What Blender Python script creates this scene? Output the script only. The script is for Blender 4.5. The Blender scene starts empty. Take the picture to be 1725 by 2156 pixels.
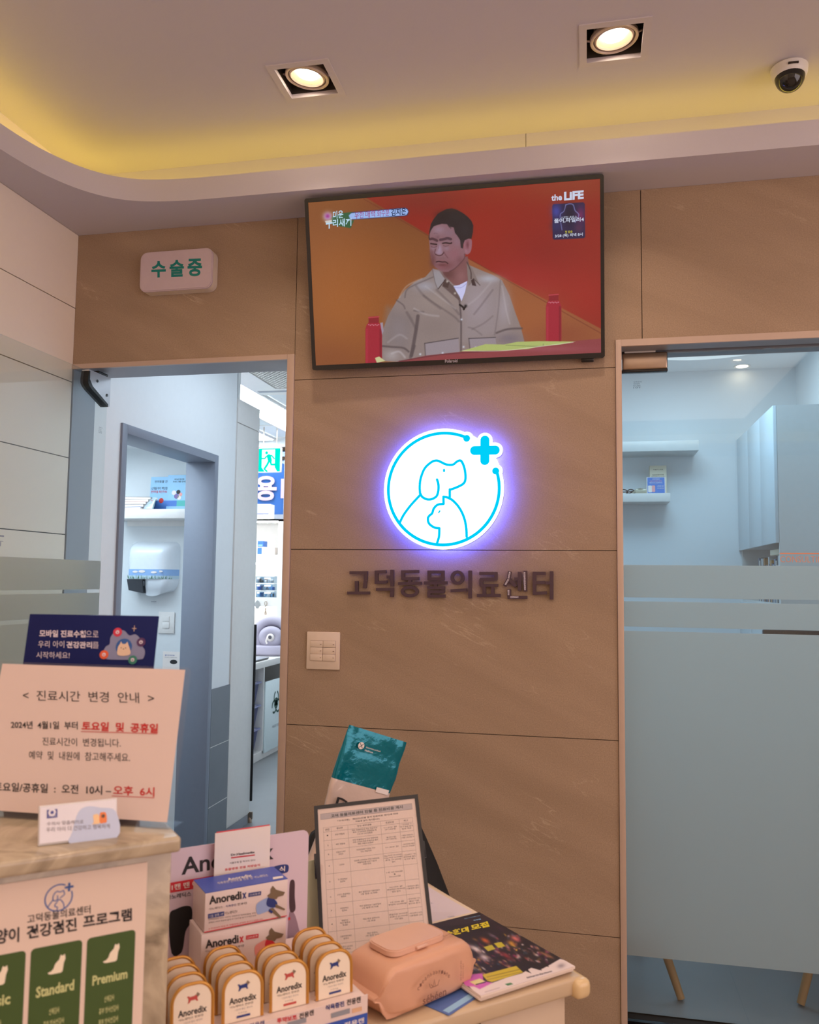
import bpy, bmesh, math, random
import numpy as np
from mathutils import Matrix, Vector, noise
random.seed(7)
S = bpy.context.scene
COL = S.collection
# ------------------------------------------------------------------ camera, light, exposure
W, H, FPX = 1725.0, 2156.0, 1769.9
YAW, PITCH, ROLL = 0.2087, 0.0817, 0.0118
CAM = Vector((-0.0948, -2.7841, 1.3832))
cy, sy, cp, sp, cr, sr = math.cos(YAW), math.sin(YAW), math.cos(PITCH), math.sin(PITCH), math.cos(ROLL), math.sin(ROLL)
FW = Vector((-sy*cp, cy*cp, sp)); _r = Vector((cy, sy, 0)); _u = _r.cross(FW)
RT = _r*cr + _u*sr; UP = _u*cr - _r*sr
cd = bpy.data.cameras.new('camera'); cam = bpy.data.objects.new('camera', cd); COL.objects.link(cam)
cam.matrix_world = Matrix(((RT.x, UP.x, -FW.x, CAM.x), (RT.y, UP.y, -FW.y, CAM.y), (RT.z, UP.z, -FW.z, CAM.z), (0, 0, 0, 1)))
cd.sensor_fit = 'VERTICAL'; cd.sensor_height = 24.0; cd.lens = FPX/H*24.0; cd.clip_start = 0.02; cd.clip_end = 60
cd.dof.use_dof = True; cd.dof.focus_distance = 2.9; cd.dof.aperture_fstop = 4.5
S.camera = cam
vs = S.view_settings
vs.view_transform = 'Standard'; vs.look = 'None'; vs.exposure = 0.0; vs.gamma = 1.0; vs.use_curve_mapping = False
S.cycles.transparent_max_bounces = 24; S.cycles.max_bounces = 9; S.cycles.diffuse_bounces = 5
wd = bpy.data.worlds.new('world'); S.world = wd; wd.use_nodes = True
wd.node_tree.nodes['Background'].inputs[0].default_value = (0.8, 0.8, 1, 1)
wd.node_tree.nodes['Background'].inputs[1].default_value = 0.02
WARM = (1.0, 0.77, 0.62); COOL = (0.46, 0.75, 1.0); LEDY = (1.0, 0.66, 0.10)
P_SPOT, P_FILL, P_COVE, P_RIGHT, P_SIDE, P_FRONT = 15.0, 33.0, 1.6, 16.0, 12.5, 62.0
def area(name, loc, rot, sx, sz, power, color, spread=None):
    l = bpy.data.lights.new(name, 'AREA'); l.shape = 'RECTANGLE'; l.size = sx; l.size_y = sz; l.energy = power; l.color = color
    if spread: l.spread = spread
    o = bpy.data.objects.new(name, l); COL.objects.link(o); o.location = loc; o.rotation_euler = rot
    return o
PI = math.pi
area('lobby_fill', (-0.2, -3.4, 2.88), (0, 0, 0), 3.0, 3.2, P_FILL, WARM)  # added broad fill under the lobby ceiling, not one of its fixtures
area('side_fill', (2.95, -3.2, 1.75), (0, PI/2, 0), 2.0, 4.4, P_FRONT, (1.0, 0.86, 0.90))  # added fill at the right wall to brighten the lobby; no window there
area('consulting_room_light', (0.35, 1.75, 2.78), (0, 0, 0), 0.8, 0.8, P_RIGHT, COOL)
area('washroom_light', (-2.62, 0.70, 2.07), (0, 0, 0), 0.8, 0.8, P_SIDE, (0.72, 0.88, 1.0))
area('corridor_light', (-1.3, 0.95, 2.55), (0, 0, 0), 0.8, 0.8, 8.0, (0.72, 0.86, 1.0))
# ------------------------------------------------------------------ maths helpers
def ray(px, py): return FW + RT*((px-W/2)/FPX) - UP*((py-H/2)/FPX)
def hit(px, py, ax, v):
    d = ray(px, py); return CAM + d*((v-CAM[ax])/d[ax])
def hy(px, py, y): return hit(px, py, 1, y)
def hz(px, py, z): return hit(px, py, 2, z)
def hx(px, py, x): return hit(px, py, 0, x)
def FR(o, x, y):
    x = Vector(x).normalized(); y = Vector(y); n = x.cross(y).normalized(); y = n.cross(x)
    return Matrix(((x.x, y.x, n.x, o[0]), (x.y, y.y, n.y, o[1]), (x.z, y.z, n.z, o[2]), (0, 0, 0, 1)))
def at(px, py, F):                                   # pixel -> local point on plane z=0 of frame F
    Fi = F.inverted(); o = Fi @ CAM; d = Fi.to_3x3() @ ray(px, py); t = -o.z/d.z
    return Vector((o.x+d.x*t, o.y+d.y*t))
FAC = FR((0, 0, 0), (1, 0, 0), (0, 0, 1))            # the facade: x right, y up, normal to the viewer
TH = math.radians(42)
UU = Vector((math.cos(TH), math.sin(TH), 0)); VV = Vector((-math.sin(TH), math.cos(TH), 0)); MO = Vector((-0.687, -1.597, 0))
def DK(u, v, z=0.0): return MO + UU*u + VV*v + Vector((0, 0, z))
def atv(px, py, v):                                  # pixel -> (u, z) on a plane parallel to the desk front
    d = ray(px, py); C = CAM-MO; t = (v - C.dot(VV))/d.dot(VV); p = C+d*t
    return p.dot(UU), p.z
def cat(pts, n=6, closed=True):
    out = []; N = len(pts)
    for i in range(N if closed else N-1):
        g = lambda k: Vector(pts[k % N]) if closed else Vector(pts[min(max(k, 0), N-1)])
        a, b, c, d = g(i-1), g(i), g(i+1), g(i+2)
        for j in range(n):
            t = j/n
            out.append(tuple(0.5*((2*b)+(c-a)*t+(2*a-5*b+4*c-d)*t*t+(3*b-a-3*c+d)*t**3)))
    if not closed: out.append(tuple(pts[-1]))
    return out
def rrect(x0, x1, y0, y1, r, n=5):
    o = []
    for cx, cy_, a0 in ((x1-r, y1-r, 0), (x0+r, y1-r, 90), (x0+r, y0+r, 180), (x1-r, y0+r, 270)):
        for k in range(n+1):
            a = math.radians(a0+90*k/n); o.append((cx+r*math.cos(a), cy_+r*math.sin(a)))
    return o
# ------------------------------------------------------------------ mesh builder
_tc = {}
def curve_mesh(make):
    c = make(); o = bpy.data.objects.new('t', c); me = o.to_mesh()
    vs_ = [v.co.copy() for v in me.vertices]; fs = [tuple(p.vertices) for p in me.polygons]
    o.to_mesh_clear(); bpy.data.objects.remove(o); bpy.data.curves.remove(c)
    return vs_, fs
def text_mesh(s, weight=0.0, res=2):
    k = (s, weight, res)
    if k not in _tc:
        def mk():
            c = bpy.data.curves.new('t', 'FONT'); c.body = s; c.size = 1.0; c.resolution_u = res; c.offset = weight
            c.fill_mode = 'FRONT'; return c
        v, f = curve_mesh(mk)
        if not v: v = [Vector((0, 0, 0))]*3; f = []
        xs = [a.x for a in v]; ys = [a.y for a in v]
        _tc[k] = (v, f, min(xs), max(xs), min(ys), max(ys))
    return _tc[k]
def fill_mesh(loops):
    def mk():
        c = bpy.data.curves.new('t', 'CURVE'); c.dimensions = '2D'; c.fill_mode = 'FRONT'
        for lp in loops:
            s = c.splines.new('POLY'); s.points.add(len(lp)-1)
            for p, q in zip(s.points, lp): p.co = (q[0], q[1], 0, 1)
            s.use_cyclic_u = True
        return c
    return curve_mesh(mk)
I4 = Matrix.Identity(4)
class B:
    def __init__(s, T=None): s.v = []; s.f = []; s.m = []; s.sm = []; s.T = T or I4
    def add(s, vs_, fs, m=0, smooth=False, T=None):
        M = s.T @ T if T is not None else s.T; k = len(s.v)
        s.v += [M @ Vector(a) for a in vs_]
        for f in fs: s.f.append([k+i for i in f]); s.m.append(m); s.sm.append(smooth)
        return s
    def box(s, x0, x1, y0, y1, z0, z1, m=0, bev=0, seg=2, T=None):
        if x0 > x1: x0, x1 = x1, x0
        if y0 > y1: y0, y1 = y1, y0
        if z0 > z1: z0, z1 = z1, z0
        bm = bmesh.new(); bmesh.ops.create_cube(bm, size=1)
        for v in bm.verts: v.co = Vector(((x0+x1)/2+v.co.x*(x1-x0), (y0+y1)/2+v.co.y*(y1-y0), (z0+z1)/2+v.co.z*(z1-z0)))
        if bev: bmesh.ops.bevel(bm, geom=bm.edges[:]+bm.verts[:], offset=min(bev, .49*min(x1-x0, y1-y0, z1-z0)), segments=seg, affect='EDGES', profile=.5)
        bm.verts.index_update(); s.add([v.co.copy() for v in bm.verts], [[v.index for v in f.verts] for f in bm.faces], m, bool(bev), T); bm.free(); return s
    def prism(s, pts, a, b, m=0, T=None, smooth=False):      # polygon in xy extruded z a..b
        n = len(pts); v = [(p[0], p[1], a) for p in pts]+[(p[0], p[1], b) for p in pts]
        f = [list(range(n))[::-1], list(range(n, 2*n))]
        s.add(v, f, m, False, T); s.add(v, [[i, (i+1) % n, n+(i+1) % n, n+i] for i in range(n)], m, smooth, T); return s
    def slab(s, loops, a, b, m=0, T=None):                   # holed polygon extruded
        v, f = fill_mesh(loops)
        s.add([(p.x, p.y, b) for p in v], f, m, False, T); s.add([(p.x, p.y, a) for p in v], [x[::-1] for x in f], m, False, T)
        for lp in loops:
            n = len(lp); s.add([(p[0], p[1], a) for p in lp]+[(p[0], p[1], b) for p in lp], [[i, (i+1) % n, n+(i+1) % n, n+i] for i in range(n)], m, True, T)
        return s
    def flat(s, pts, z=0, m=0, T=None): s.add([(p[0], p[1], z) for p in pts], [list(range(len(pts)))], m, False, T); return s
    def quad(s, a, b, c, d, m=0): s.add([a, b, c, d], [[0, 1, 2, 3]], m); return s
    def tube(s, path, r, m=0, seg=8, closed=False, T=None, caps=True):
        P = [Vector(p) for p in path]; n = len(P); vs_ = []; ref = None
        for i, p in enumerate(P):
            a = P[(i-1) % n] if closed or i else P[0]; b = P[(i+1) % n] if closed or i < n-1 else P[-1]
            t = (b-a).normalized()
            if ref is None: ref = Vector((0, 0, 1)) if abs(t.z) < .9 else Vector((1, 0, 0))
            x = (ref-t*ref.dot(t)).normalized(); y = t.cross(x); ref = x
            rr = r[i] if isinstance(r, (list, tuple)) else r
            vs_ += [p+(x*math.cos(2*PI*k/seg)+y*math.sin(2*PI*k/seg))*rr for k in range(seg)]
        fs = []
        for i in range(n if closed else n-1):
            j = (i+1) % n
            fs += [[i*seg+k, i*seg+(k+1) % seg, j*seg+(k+1) % seg, j*seg+k] for k in range(seg)]
        if caps and not closed: fs += [list(range(seg))[::-1], [(n-1)*seg+k for k in range(seg)]]
        s.add(vs_, fs, m, True, T); return s
    def lathe(s, prof, m=0, seg=32, T=None):
        n = len(prof); vs_ = [(r*math.cos(2*PI*k/seg), r*math.sin(2*PI*k/seg), z) for r, z in prof for k in range(seg)]
        s.add(vs_, [[i*seg+k, i*seg+(k+1) % seg, (i+1)*seg+(k+1) % seg, (i+1)*seg+k] for i in range(n-1) for k in range(seg)], m, True, T); return s
    def loft(s, secs, m=0, T=None, caps=True, smooth=True):
        n = len(secs[0]); vs_ = [p for q in secs for p in q]
        fs = [[i*n+k, i*n+(k+1) % n, (i+1)*n+(k+1) % n, (i+1)*n+k] for i in range(len(secs)-1) for k in range(n)]
        s.add(vs_, fs, m, smooth, T)
        if caps: s.add(vs_, [list(range(n))[::-1], [(len(secs)-1)*n+k for k in range(n)]], m, smooth, T)
        return s
    def text(s, t, x0, x1, y0, y1=None, z=0.0004, m=0, w=0.0, depth=0, T=None, res=2, keep='fit'):
        v, f, ax, bx, ay, by = text_mesh(t, w, res)
        if bx-ax < 1e-6: return s
        sx = (x1-x0)/(bx-ax); sy_ = sx if y1 is None else (y1-y0)/max(by-ay, .05)
        P = [(x0+(p.x-ax)*sx, y0+(p.y-ay)*sy_, z+depth) for p in v]
        s.add(P, f, m, False, T)
        if depth:
            n = len(v); ec = {}
            for q in f:
                for a, b in zip(q, q[1:]+q[:1]): ec[(a, b)] = 1
            side = [[a, b, b+n, a+n] for a, b in ec if (b, a) not in ec]
            s.add(P+[(p[0], p[1], z) for p in P], [[a+0, a2, b2, b] for a, a2, b2, b in [(q[0], q[3], q[2], q[1]) for q in side]], m, False, T)
        return s
    def tq(s, t, F, bl, br, tl, m=0, w=0.0, z=0.0004, res=2):  # text fitted to three pixel corners on plane F (result in F local)
        v, f, ax, bx, ay, by = text_mesh(t, w, res)
        a, b, c = at(*bl, F), at(*br, F), at(*tl, F)
        P = []
        for p in v:
            q = a+(b-a)*((p.x-ax)/max(bx-ax, 1e-5))+(c-a)*((p.y-ay)/max(by-ay, 1e-5)); P.append((q.x, q.y, z))
        s.add(P, f, m); return s
    def pq(s, F, pts, m=0, z=0.0003):
        q = [at(*p, F) for p in pts]; a = sum(q[i].x*q[(i+1) % len(q)].y-q[(i+1) % len(q)].x*q[i].y for i in range(len(q)))
        if a < 0: q = q[::-1]
        s.flat(q, z, m); return s
    def stroke(s, pts, r, z=0.0005, m=0, closed=False, T=None, cap=True):  # flat ribbon in xy
        P = [Vector((p[0], p[1])) for p in pts]; n = len(P); L = []; R = []
        for i in range(n):
            a = P[(i-1) % n] if closed or i else P[0]; b = P[(i+1) % n] if closed or i < n-1 else P[-1]
            t = (b-a); t = t.normalized() if t.length > 1e-9 else Vector((1, 0)); nn = Vector((-t.y, t.x))*r
            L.append(P[i]+nn); R.append(P[i]-nn)
        v = [(p.x, p.y, z) for p in L]+[(p.x, p.y, z) for p in R]
        s.add(v, [[i, n+i, n+(i+1) % n, (i+1) % n] for i in range(n if closed else n-1)], m, False, T)
        if cap and not closed:
            for e in (P[0], P[-1]): s.flat([(e.x+r*math.cos(2*PI*k/10), e.y+r*math.sin(2*PI*k/10)) for k in range(10)], z, m, T)
        return s
    def disc(s, x, y, r, z=0.0005, m=0, n=20, ry=None, T=None):
        s.flat([(x+r*math.cos(2*PI*k/n), y+(ry or r)*math.sin(2*PI*k/n)) for k in range(n)], z, m, T); return s
def out(name, b, mats, parent=None, loc=None):
    me = bpy.data.meshes.new(name); me.from_pydata([tuple(v) for v in b.v], [], b.f)
    for m in (mats if isinstance(mats, (list, tuple)) else [mats]): me.materials.append(m)
    me.polygons.foreach_set('material_index', b.m); me.polygons.foreach_set('use_smooth', b.sm)
    me.update()
    if any(b.sm): me.set_sharp_from_angle(angle=math.radians(38))
    o = bpy.data.objects.new(name, me); COL.objects.link(o)
    if parent: o.parent = parent
    if loc is not None: o.location = loc
    return o
def tag(o, label=None, cate=None, group=None, kind=None):
    if label: o['label'] = label
    if cate: o['category'] = cate
    if group: o['group'] = group
    if kind: o['kind'] = kind
    return o
def thing(name, label, cate, M=None, group=None, kind=None):
    o = bpy.data.objects.new(name, None); COL.objects.link(o); o.empty_display_size = .05
    if M is not None: o.matrix_world = M if isinstance(M, Matrix) else Matrix.Translation(M)
    return tag(o, label, cate, group, kind)
def struct(name, b, m): return tag(out(name, b, m), kind='structure')
def RZ(a): return Matrix.Rotation(a, 4, 'Z')
def TL(*a): return Matrix.Translation(Vector(a))
def DM(u, v, z=0, rot=0): return Matrix.Translation(DK(u, v, z)) @ RZ(TH+rot)
DKF = lambda v: FR(DK(0, v, 0), UU, (0, 0, 1))      # plane facing the viewer, parallel to desk front, local (u, z)
# ------------------------------------------------------------------ materials
_m = {}
def srgb(r, g, b):
    f = lambda c: (c/255/12.92) if c/255 <= .04045 else ((c/255+.055)/1.055)**2.4
    return (f(r), f(g), f(b), 1)
def PM(name, col, rough=.5, metal=0, var=.04, bump=0, scale=40, spec=None, coat=0, emit=None, es=0):
    if name in _m: return _m[name]
    m = bpy.data.materials.new(name); m.use_nodes = True; nt = m.node_tree; p = nt.nodes['Principled BSDF']; _m[name] = m
    c = srgb(*col) if len(col) == 3 else col
    p.inputs['Roughness'].default_value = rough; p.inputs['Metallic'].default_value = metal
    if spec is not None: p.inputs['Specular IOR Level'].default_value = spec
    if coat: p.inputs['Coat Weight'].default_value = coat; p.inputs['Coat Roughness'].default_value = .06
    n = nt.nodes.new('ShaderNodeTexNoise'); n.inputs['Scale'].default_value = scale; n.inputs['Detail'].default_value = 4
    tc = nt.nodes.new('ShaderNodeTexCoord'); nt.links.new(tc.outputs['Object'], n.inputs['Vector'])
    mx = nt.nodes.new('ShaderNodeMix'); mx.data_type = 'RGBA'
    mx.inputs[6].default_value = tuple(x*(1-var) for x in c[:3])+(1,); mx.inputs[7].default_value = tuple(min(1, x*(1+var)) for x in c[:3])+(1,)
    nt.links.new(n.outputs['Fac'], mx.inputs[0]); nt.links.new(mx.outputs[2], p.inputs['Base Color'])
    if bump:
        bp = nt.nodes.new('ShaderNodeBump'); bp.inputs['Strength'].default_value = bump; bp.inputs['Distance'].default_value = .002
        nt.links.new(n.outputs['Fac'], bp.inputs['Height']); nt.links.new(bp.outputs[0], p.inputs['Normal'])
    if emit: p.inputs['Emission Color'].default_value = emit; p.inputs['Emission Strength'].default_value = es
    return m
def EM(name, col, st=1.0):
    if name in _m: return _m[name]
    m = bpy.data.materials.new(name); m.use_nodes = True; nt = m.node_tree; nt.nodes.clear(); _m[name] = m
    e = nt.nodes.new('ShaderNodeEmission'); e.inputs[0].default_value = srgb(*col) if len(col) == 3 else col; e.inputs[1].default_value = st
    o = nt.nodes.new('ShaderNodeOutputMaterial'); nt.links.new(e.outputs[0], o.inputs[0]); return m
def GLASS(name, tint=(.93, .97, .97), ior=1.5, rough=0.0):
    if name in _m: return _m[name]
    m = bpy.data.materials.new(name); m.use_nodes = True; nt = m.node_tree; nt.nodes.clear(); _m[name] = m
    t = nt.nodes.new('ShaderNodeBsdfTransparent'); t.inputs[0].default_value = (*tint, 1)
    g = nt.nodes.new('ShaderNodeBsdfGlossy'); g.inputs['Roughness'].default_value = rough
    lw = nt.nodes.new('ShaderNodeLayerWeight'); lw.inputs[0].default_value = .5
    pw = nt.nodes.new('ShaderNodeMath'); pw.operation = 'POWER'; pw.inputs[1].default_value = 5; nt.links.new(lw.outputs['Facing'], pw.inputs[0])
    f = nt.nodes.new('ShaderNodeMath'); f.operation = 'MULTIPLY_ADD'; f0 = ((ior-1)/(ior+1))**2; f.inputs[1].default_value = 1-f0; f.inputs[2].default_value = f0; nt.links.new(pw.outputs[0], f.inputs[0])
    x = nt.nodes.new('ShaderNodeMixShader'); o = nt.nodes.new('ShaderNodeOutputMaterial')
    nt.links.new(f.outputs[0], x.inputs[0]); nt.links.new(t.outputs[0], x.inputs[1]); nt.links.new(g.outputs[0], x.inputs[2]); nt.links.new(x.outputs[0], o.inputs[0])
    return m
def FROST(name, col=(.80, .86, .86), tr=.08, dif=.12):
    if name in _m: return _m[name]
    m = bpy.data.materials.new(name); m.use_nodes = True; nt = m.node_tree; nt.nodes.clear(); _m[name] = m
    a = nt.nodes.new('ShaderNodeBsdfTranslucent'); a.inputs[0].default_value = (*col, 1)
    b = nt.nodes.new('ShaderNodeBsdfDiffuse'); b.inputs[0].default_value = (*col, 1)
    c = nt.nodes.new('ShaderNodeBsdfTransparent'); c.inputs[0].default_value = (.9, .95, .95, 1)
    g = nt.nodes.new('ShaderNodeBsdfGlossy'); g.inputs['Roughness'].default_value = .25
    n = nt.nodes.new('ShaderNodeTexNoise'); n.inputs['Scale'].default_value = 900; 
    mr = nt.nodes.new('ShaderNodeMapRange'); mr.inputs[3].default_value = dif-.03; mr.inputs[4].default_value = dif+.03; nt.links.new(n.outputs[0], mr.inputs[0])
    x = nt.nodes.new('ShaderNodeMixShader'); nt.links.new(mr.outputs[0], x.inputs[0]); nt.links.new(a.outputs[0], x.inputs[1]); nt.links.new(b.outputs[0], x.inputs[2])
    y = nt.nodes.new('ShaderNodeMixShader'); y.inputs[0].default_value = tr; nt.links.new(x.outputs[0], y.inputs[1]); nt.links.new(c.outputs[0], y.inputs[2])
    z = nt.nodes.new('ShaderNodeMixShader'); z.inputs[0].default_value = .03; nt.links.new(y.outputs[0], z.inputs[1]); nt.links.new(g.outputs[0], z.inputs[2])
    o = nt.nodes.new('ShaderNodeOutputMaterial'); nt.links.new(z.outputs[0], o.inputs[0]); return m
def VC(name, emit=False, rough=.5, spec=.4, st=1.0):
    if name in _m: return _m[name]
    m = bpy.data.materials.new(name); m.use_nodes = True; nt = m.node_tree; _m[name] = m
    a = nt.nodes.new('ShaderNodeAttribute'); a.attribute_name = 'Col'; p = nt.nodes['Principled BSDF']
    if emit:
        p.inputs['Base Color'].default_value = (.01, .01, .01, 1); p.inputs['Roughness'].default_value = rough; p.inputs['Specular IOR Level'].default_value = spec
        nt.links.new(a.outputs[0], p.inputs['Emission Color']); p.inputs['Emission Strength'].default_value = st
    else:
        nt.links.new(a.outputs[0], p.inputs['Base Color']); p.inputs['Roughness'].default_value = rough; p.inputs['Specular IOR Level'].default_value = spec
    return m
def stone():
    m = bpy.data.materials.new('sandstone_tile'); m.use_nodes = True; nt = m.node_tree; p = nt.nodes['Principled BSDF']; N = nt.nodes.new; L = nt.links.new
    tc = N('ShaderNodeTexCoord'); mp = N('ShaderNodeMapping'); mp.inputs['Rotation'].default_value = (0, math.radians(-24), 0); L(tc.outputs['Object'], mp.inputs[0])
    mp2 = N('ShaderNodeMapping'); mp2.inputs['Scale'].default_value = (.55, 1, 3.2); L(mp.outputs[0], mp2.inputs[0])
    n1 = N('ShaderNodeTexNoise'); n1.inputs['Scale'].default_value = 2.2; n1.inputs['Detail'].default_value = 6; n1.inputs['Distortion'].default_value = .5; L(mp2.outputs[0], n1.inputs[0])
    r1 = N('ShaderNodeValToRGB'); r1.color_ramp.elements[0].position = .3; r1.color_ramp.elements[1].position = .72
    r1.color_ramp.elements[0].color = srgb(161, 137, 113); r1.color_ramp.elements[1].color = srgb(177, 152, 127); L(n1.outputs[0], r1.inputs[0])
    # fine diagonal veins
    n2 = N('ShaderNodeTexNoise'); n2.inputs['Scale'].default_value = 1.6; n2.inputs['Detail'].default_value = 5; n2.inputs['Roughness'].default_value = .62; n2.inputs['Distortion'].default_value = .3; L(mp2.outputs[0], n2.inputs[0])
    s = N('ShaderNodeMath'); s.operation = 'SUBTRACT'; s.inputs[1].default_value = .5; L(n2.outputs[0], s.inputs[0])
    ab = N('ShaderNodeMath'); ab.operation = 'ABSOLUTE'; L(s.outputs[0], ab.inputs[0])
    mr = N('ShaderNodeMapRange'); mr.inputs[1].default_value = 0; mr.inputs[2].default_value = .006; mr.inputs[3].default_value = 1; mr.inputs[4].default_value = 0; L(ab.outputs[0], mr.inputs[0])
    n3 = N('ShaderNodeTexNoise'); n3.inputs['Scale'].default_value = 3.1; L(tc.outputs['Object'], n3.inputs[0])
    m3 = N('ShaderNodeMapRange'); m3.inputs[1].default_value = .5; m3.inputs[2].default_value = .68; L(n3.outputs[0], m3.inputs[0])
    mm = N('ShaderNodeMath'); mm.operation = 'MULTIPLY'; L(mr.outputs[0], mm.inputs[0]); L(m3.outputs[0], mm.inputs[1])
    m4 = N('ShaderNodeMath'); m4.operation = 'MULTIPLY'; m4.inputs[1].default_value = .30; L(mm.outputs[0], m4.inputs[0])
    mx = N('ShaderNodeMix'); mx.data_type = 'RGBA'; L(m4.outputs[0], mx.inputs[0]); L(r1.outputs[0], mx.inputs[6]); mx.inputs[7].default_value = srgb(235, 215, 185)
    n5 = N('ShaderNodeTexNoise'); n5.inputs['Scale'].default_value = 260; n5.inputs['Detail'].default_value = 3; L(tc.outputs['Object'], n5.inputs[0])
    m5 = N('ShaderNodeMapRange'); m5.inputs[1].default_value = .3; m5.inputs[2].default_value = .7; m5.inputs[3].default_value = .86; m5.inputs[4].default_value = 1.1; L(n5.outputs[0], m5.inputs[0])
    mu = N('ShaderNodeMix'); mu.data_type = 'RGBA'; mu.blend_type = 'MULTIPLY'; mu.inputs[0].default_value = 1; L(mx.outputs[2], mu.inputs[6]); L(m5.outputs[0], mu.inputs[7])
    L(mu.outputs[2], p.inputs['Base Color']); p.inputs['Roughness'].default_value = .62; p.inputs['Specular IOR Level'].default_value = .25
    bp = N('ShaderNodeBump'); bp.inputs['Strength'].default_value = .25; bp.inputs['Distance'].default_value = .001; L(n5.outputs[0], bp.inputs['Height']); L(bp.outputs[0], p.inputs['Normal'])
    return m
def marble():
    m = bpy.data.materials.new('marble'); m.use_nodes = True; nt = m.node_tree; p = nt.nodes['Principled BSDF']; N = nt.nodes.new; L = nt.links.new
    tc = N('ShaderNodeTexCoord')
    n = N('ShaderNodeTexNoise'); n.inputs['Scale'].default_value = 7; n.inputs['Detail'].default_value = 7; n.inputs['Distortion'].default_value = 1.6; L(tc.outputs['Object'], n.inputs[0])
    r = N('ShaderNodeValToRGB'); e = r.color_ramp.elements; e[0].position = .33; e[0].color = srgb(124, 110, 90); e[1].position = .5; e[1].color = srgb(184, 168, 142)
    q = r.color_ramp.elements.new(.62); q.color = srgb(170, 154, 130); q = r.color_ramp.elements.new(.75); q.color = srgb(142, 126, 104)
    L(n.outputs[0], r.inputs[0]); L(r.outputs[0], p.inputs['Base Color']); p.inputs['Roughness'].default_value = .16; return m
STONE = stone(); MARB = marble()
CEIL = PM('ceiling_paint', (206, 200, 206), .8, var=.02, bump=.05, scale=200)
CREAM = PM('cream_panel', (246, 234, 218), .45, var=.015)
WHITEW = PM('white_wall', (232, 234, 236), .6, var=.02)
GREYM = PM('grey_frame', (150, 152, 160), .42, .25)
TRIM = PM('cream_metal_trim', (200, 176, 158), .4, .15)
DARK = PM('dark_joint', (52, 40, 32), .9)
GFLOOR = PM('grey_stone_floor', (128, 130, 132), .38, var=.12, bump=.05, scale=6)
LFLOOR = PM('beige_floor_tile', (176, 158, 138), .3, var=.06, scale=5)
BLACKP = PM('black_plastic', (16, 15, 17), .25)
MATB = PM('matte_black', (22, 21, 22), .7, bump=.3, scale=60)
WPLA = PM('white_plastic', (226, 222, 218), .35)
IVORY = PM('ivory_plastic', (232, 212, 190), .35)
GL = GLASS('clear_glass'); FRO = FROST('frosted_film', (.80, .83, .80), .08, .14)
STEEL = PM('brushed_steel', (170, 150, 132), .28, 1.0, var=.06, scale=12)
CHROME = PM('dark_bronze', (84, 66, 76), .34, .35)
PAPER = PM('white_paper', (236, 226, 220), .6, var=.01)
INK = PM('black_ink', (34, 30, 32), .6); REDI = PM('red_ink', (196, 40, 40), .6); BLUEI = PM('blue_ink', (44, 74, 160), .6)
ACRY = GLASS('clear_acrylic', (.97, .97, .97), 1.45)
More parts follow.
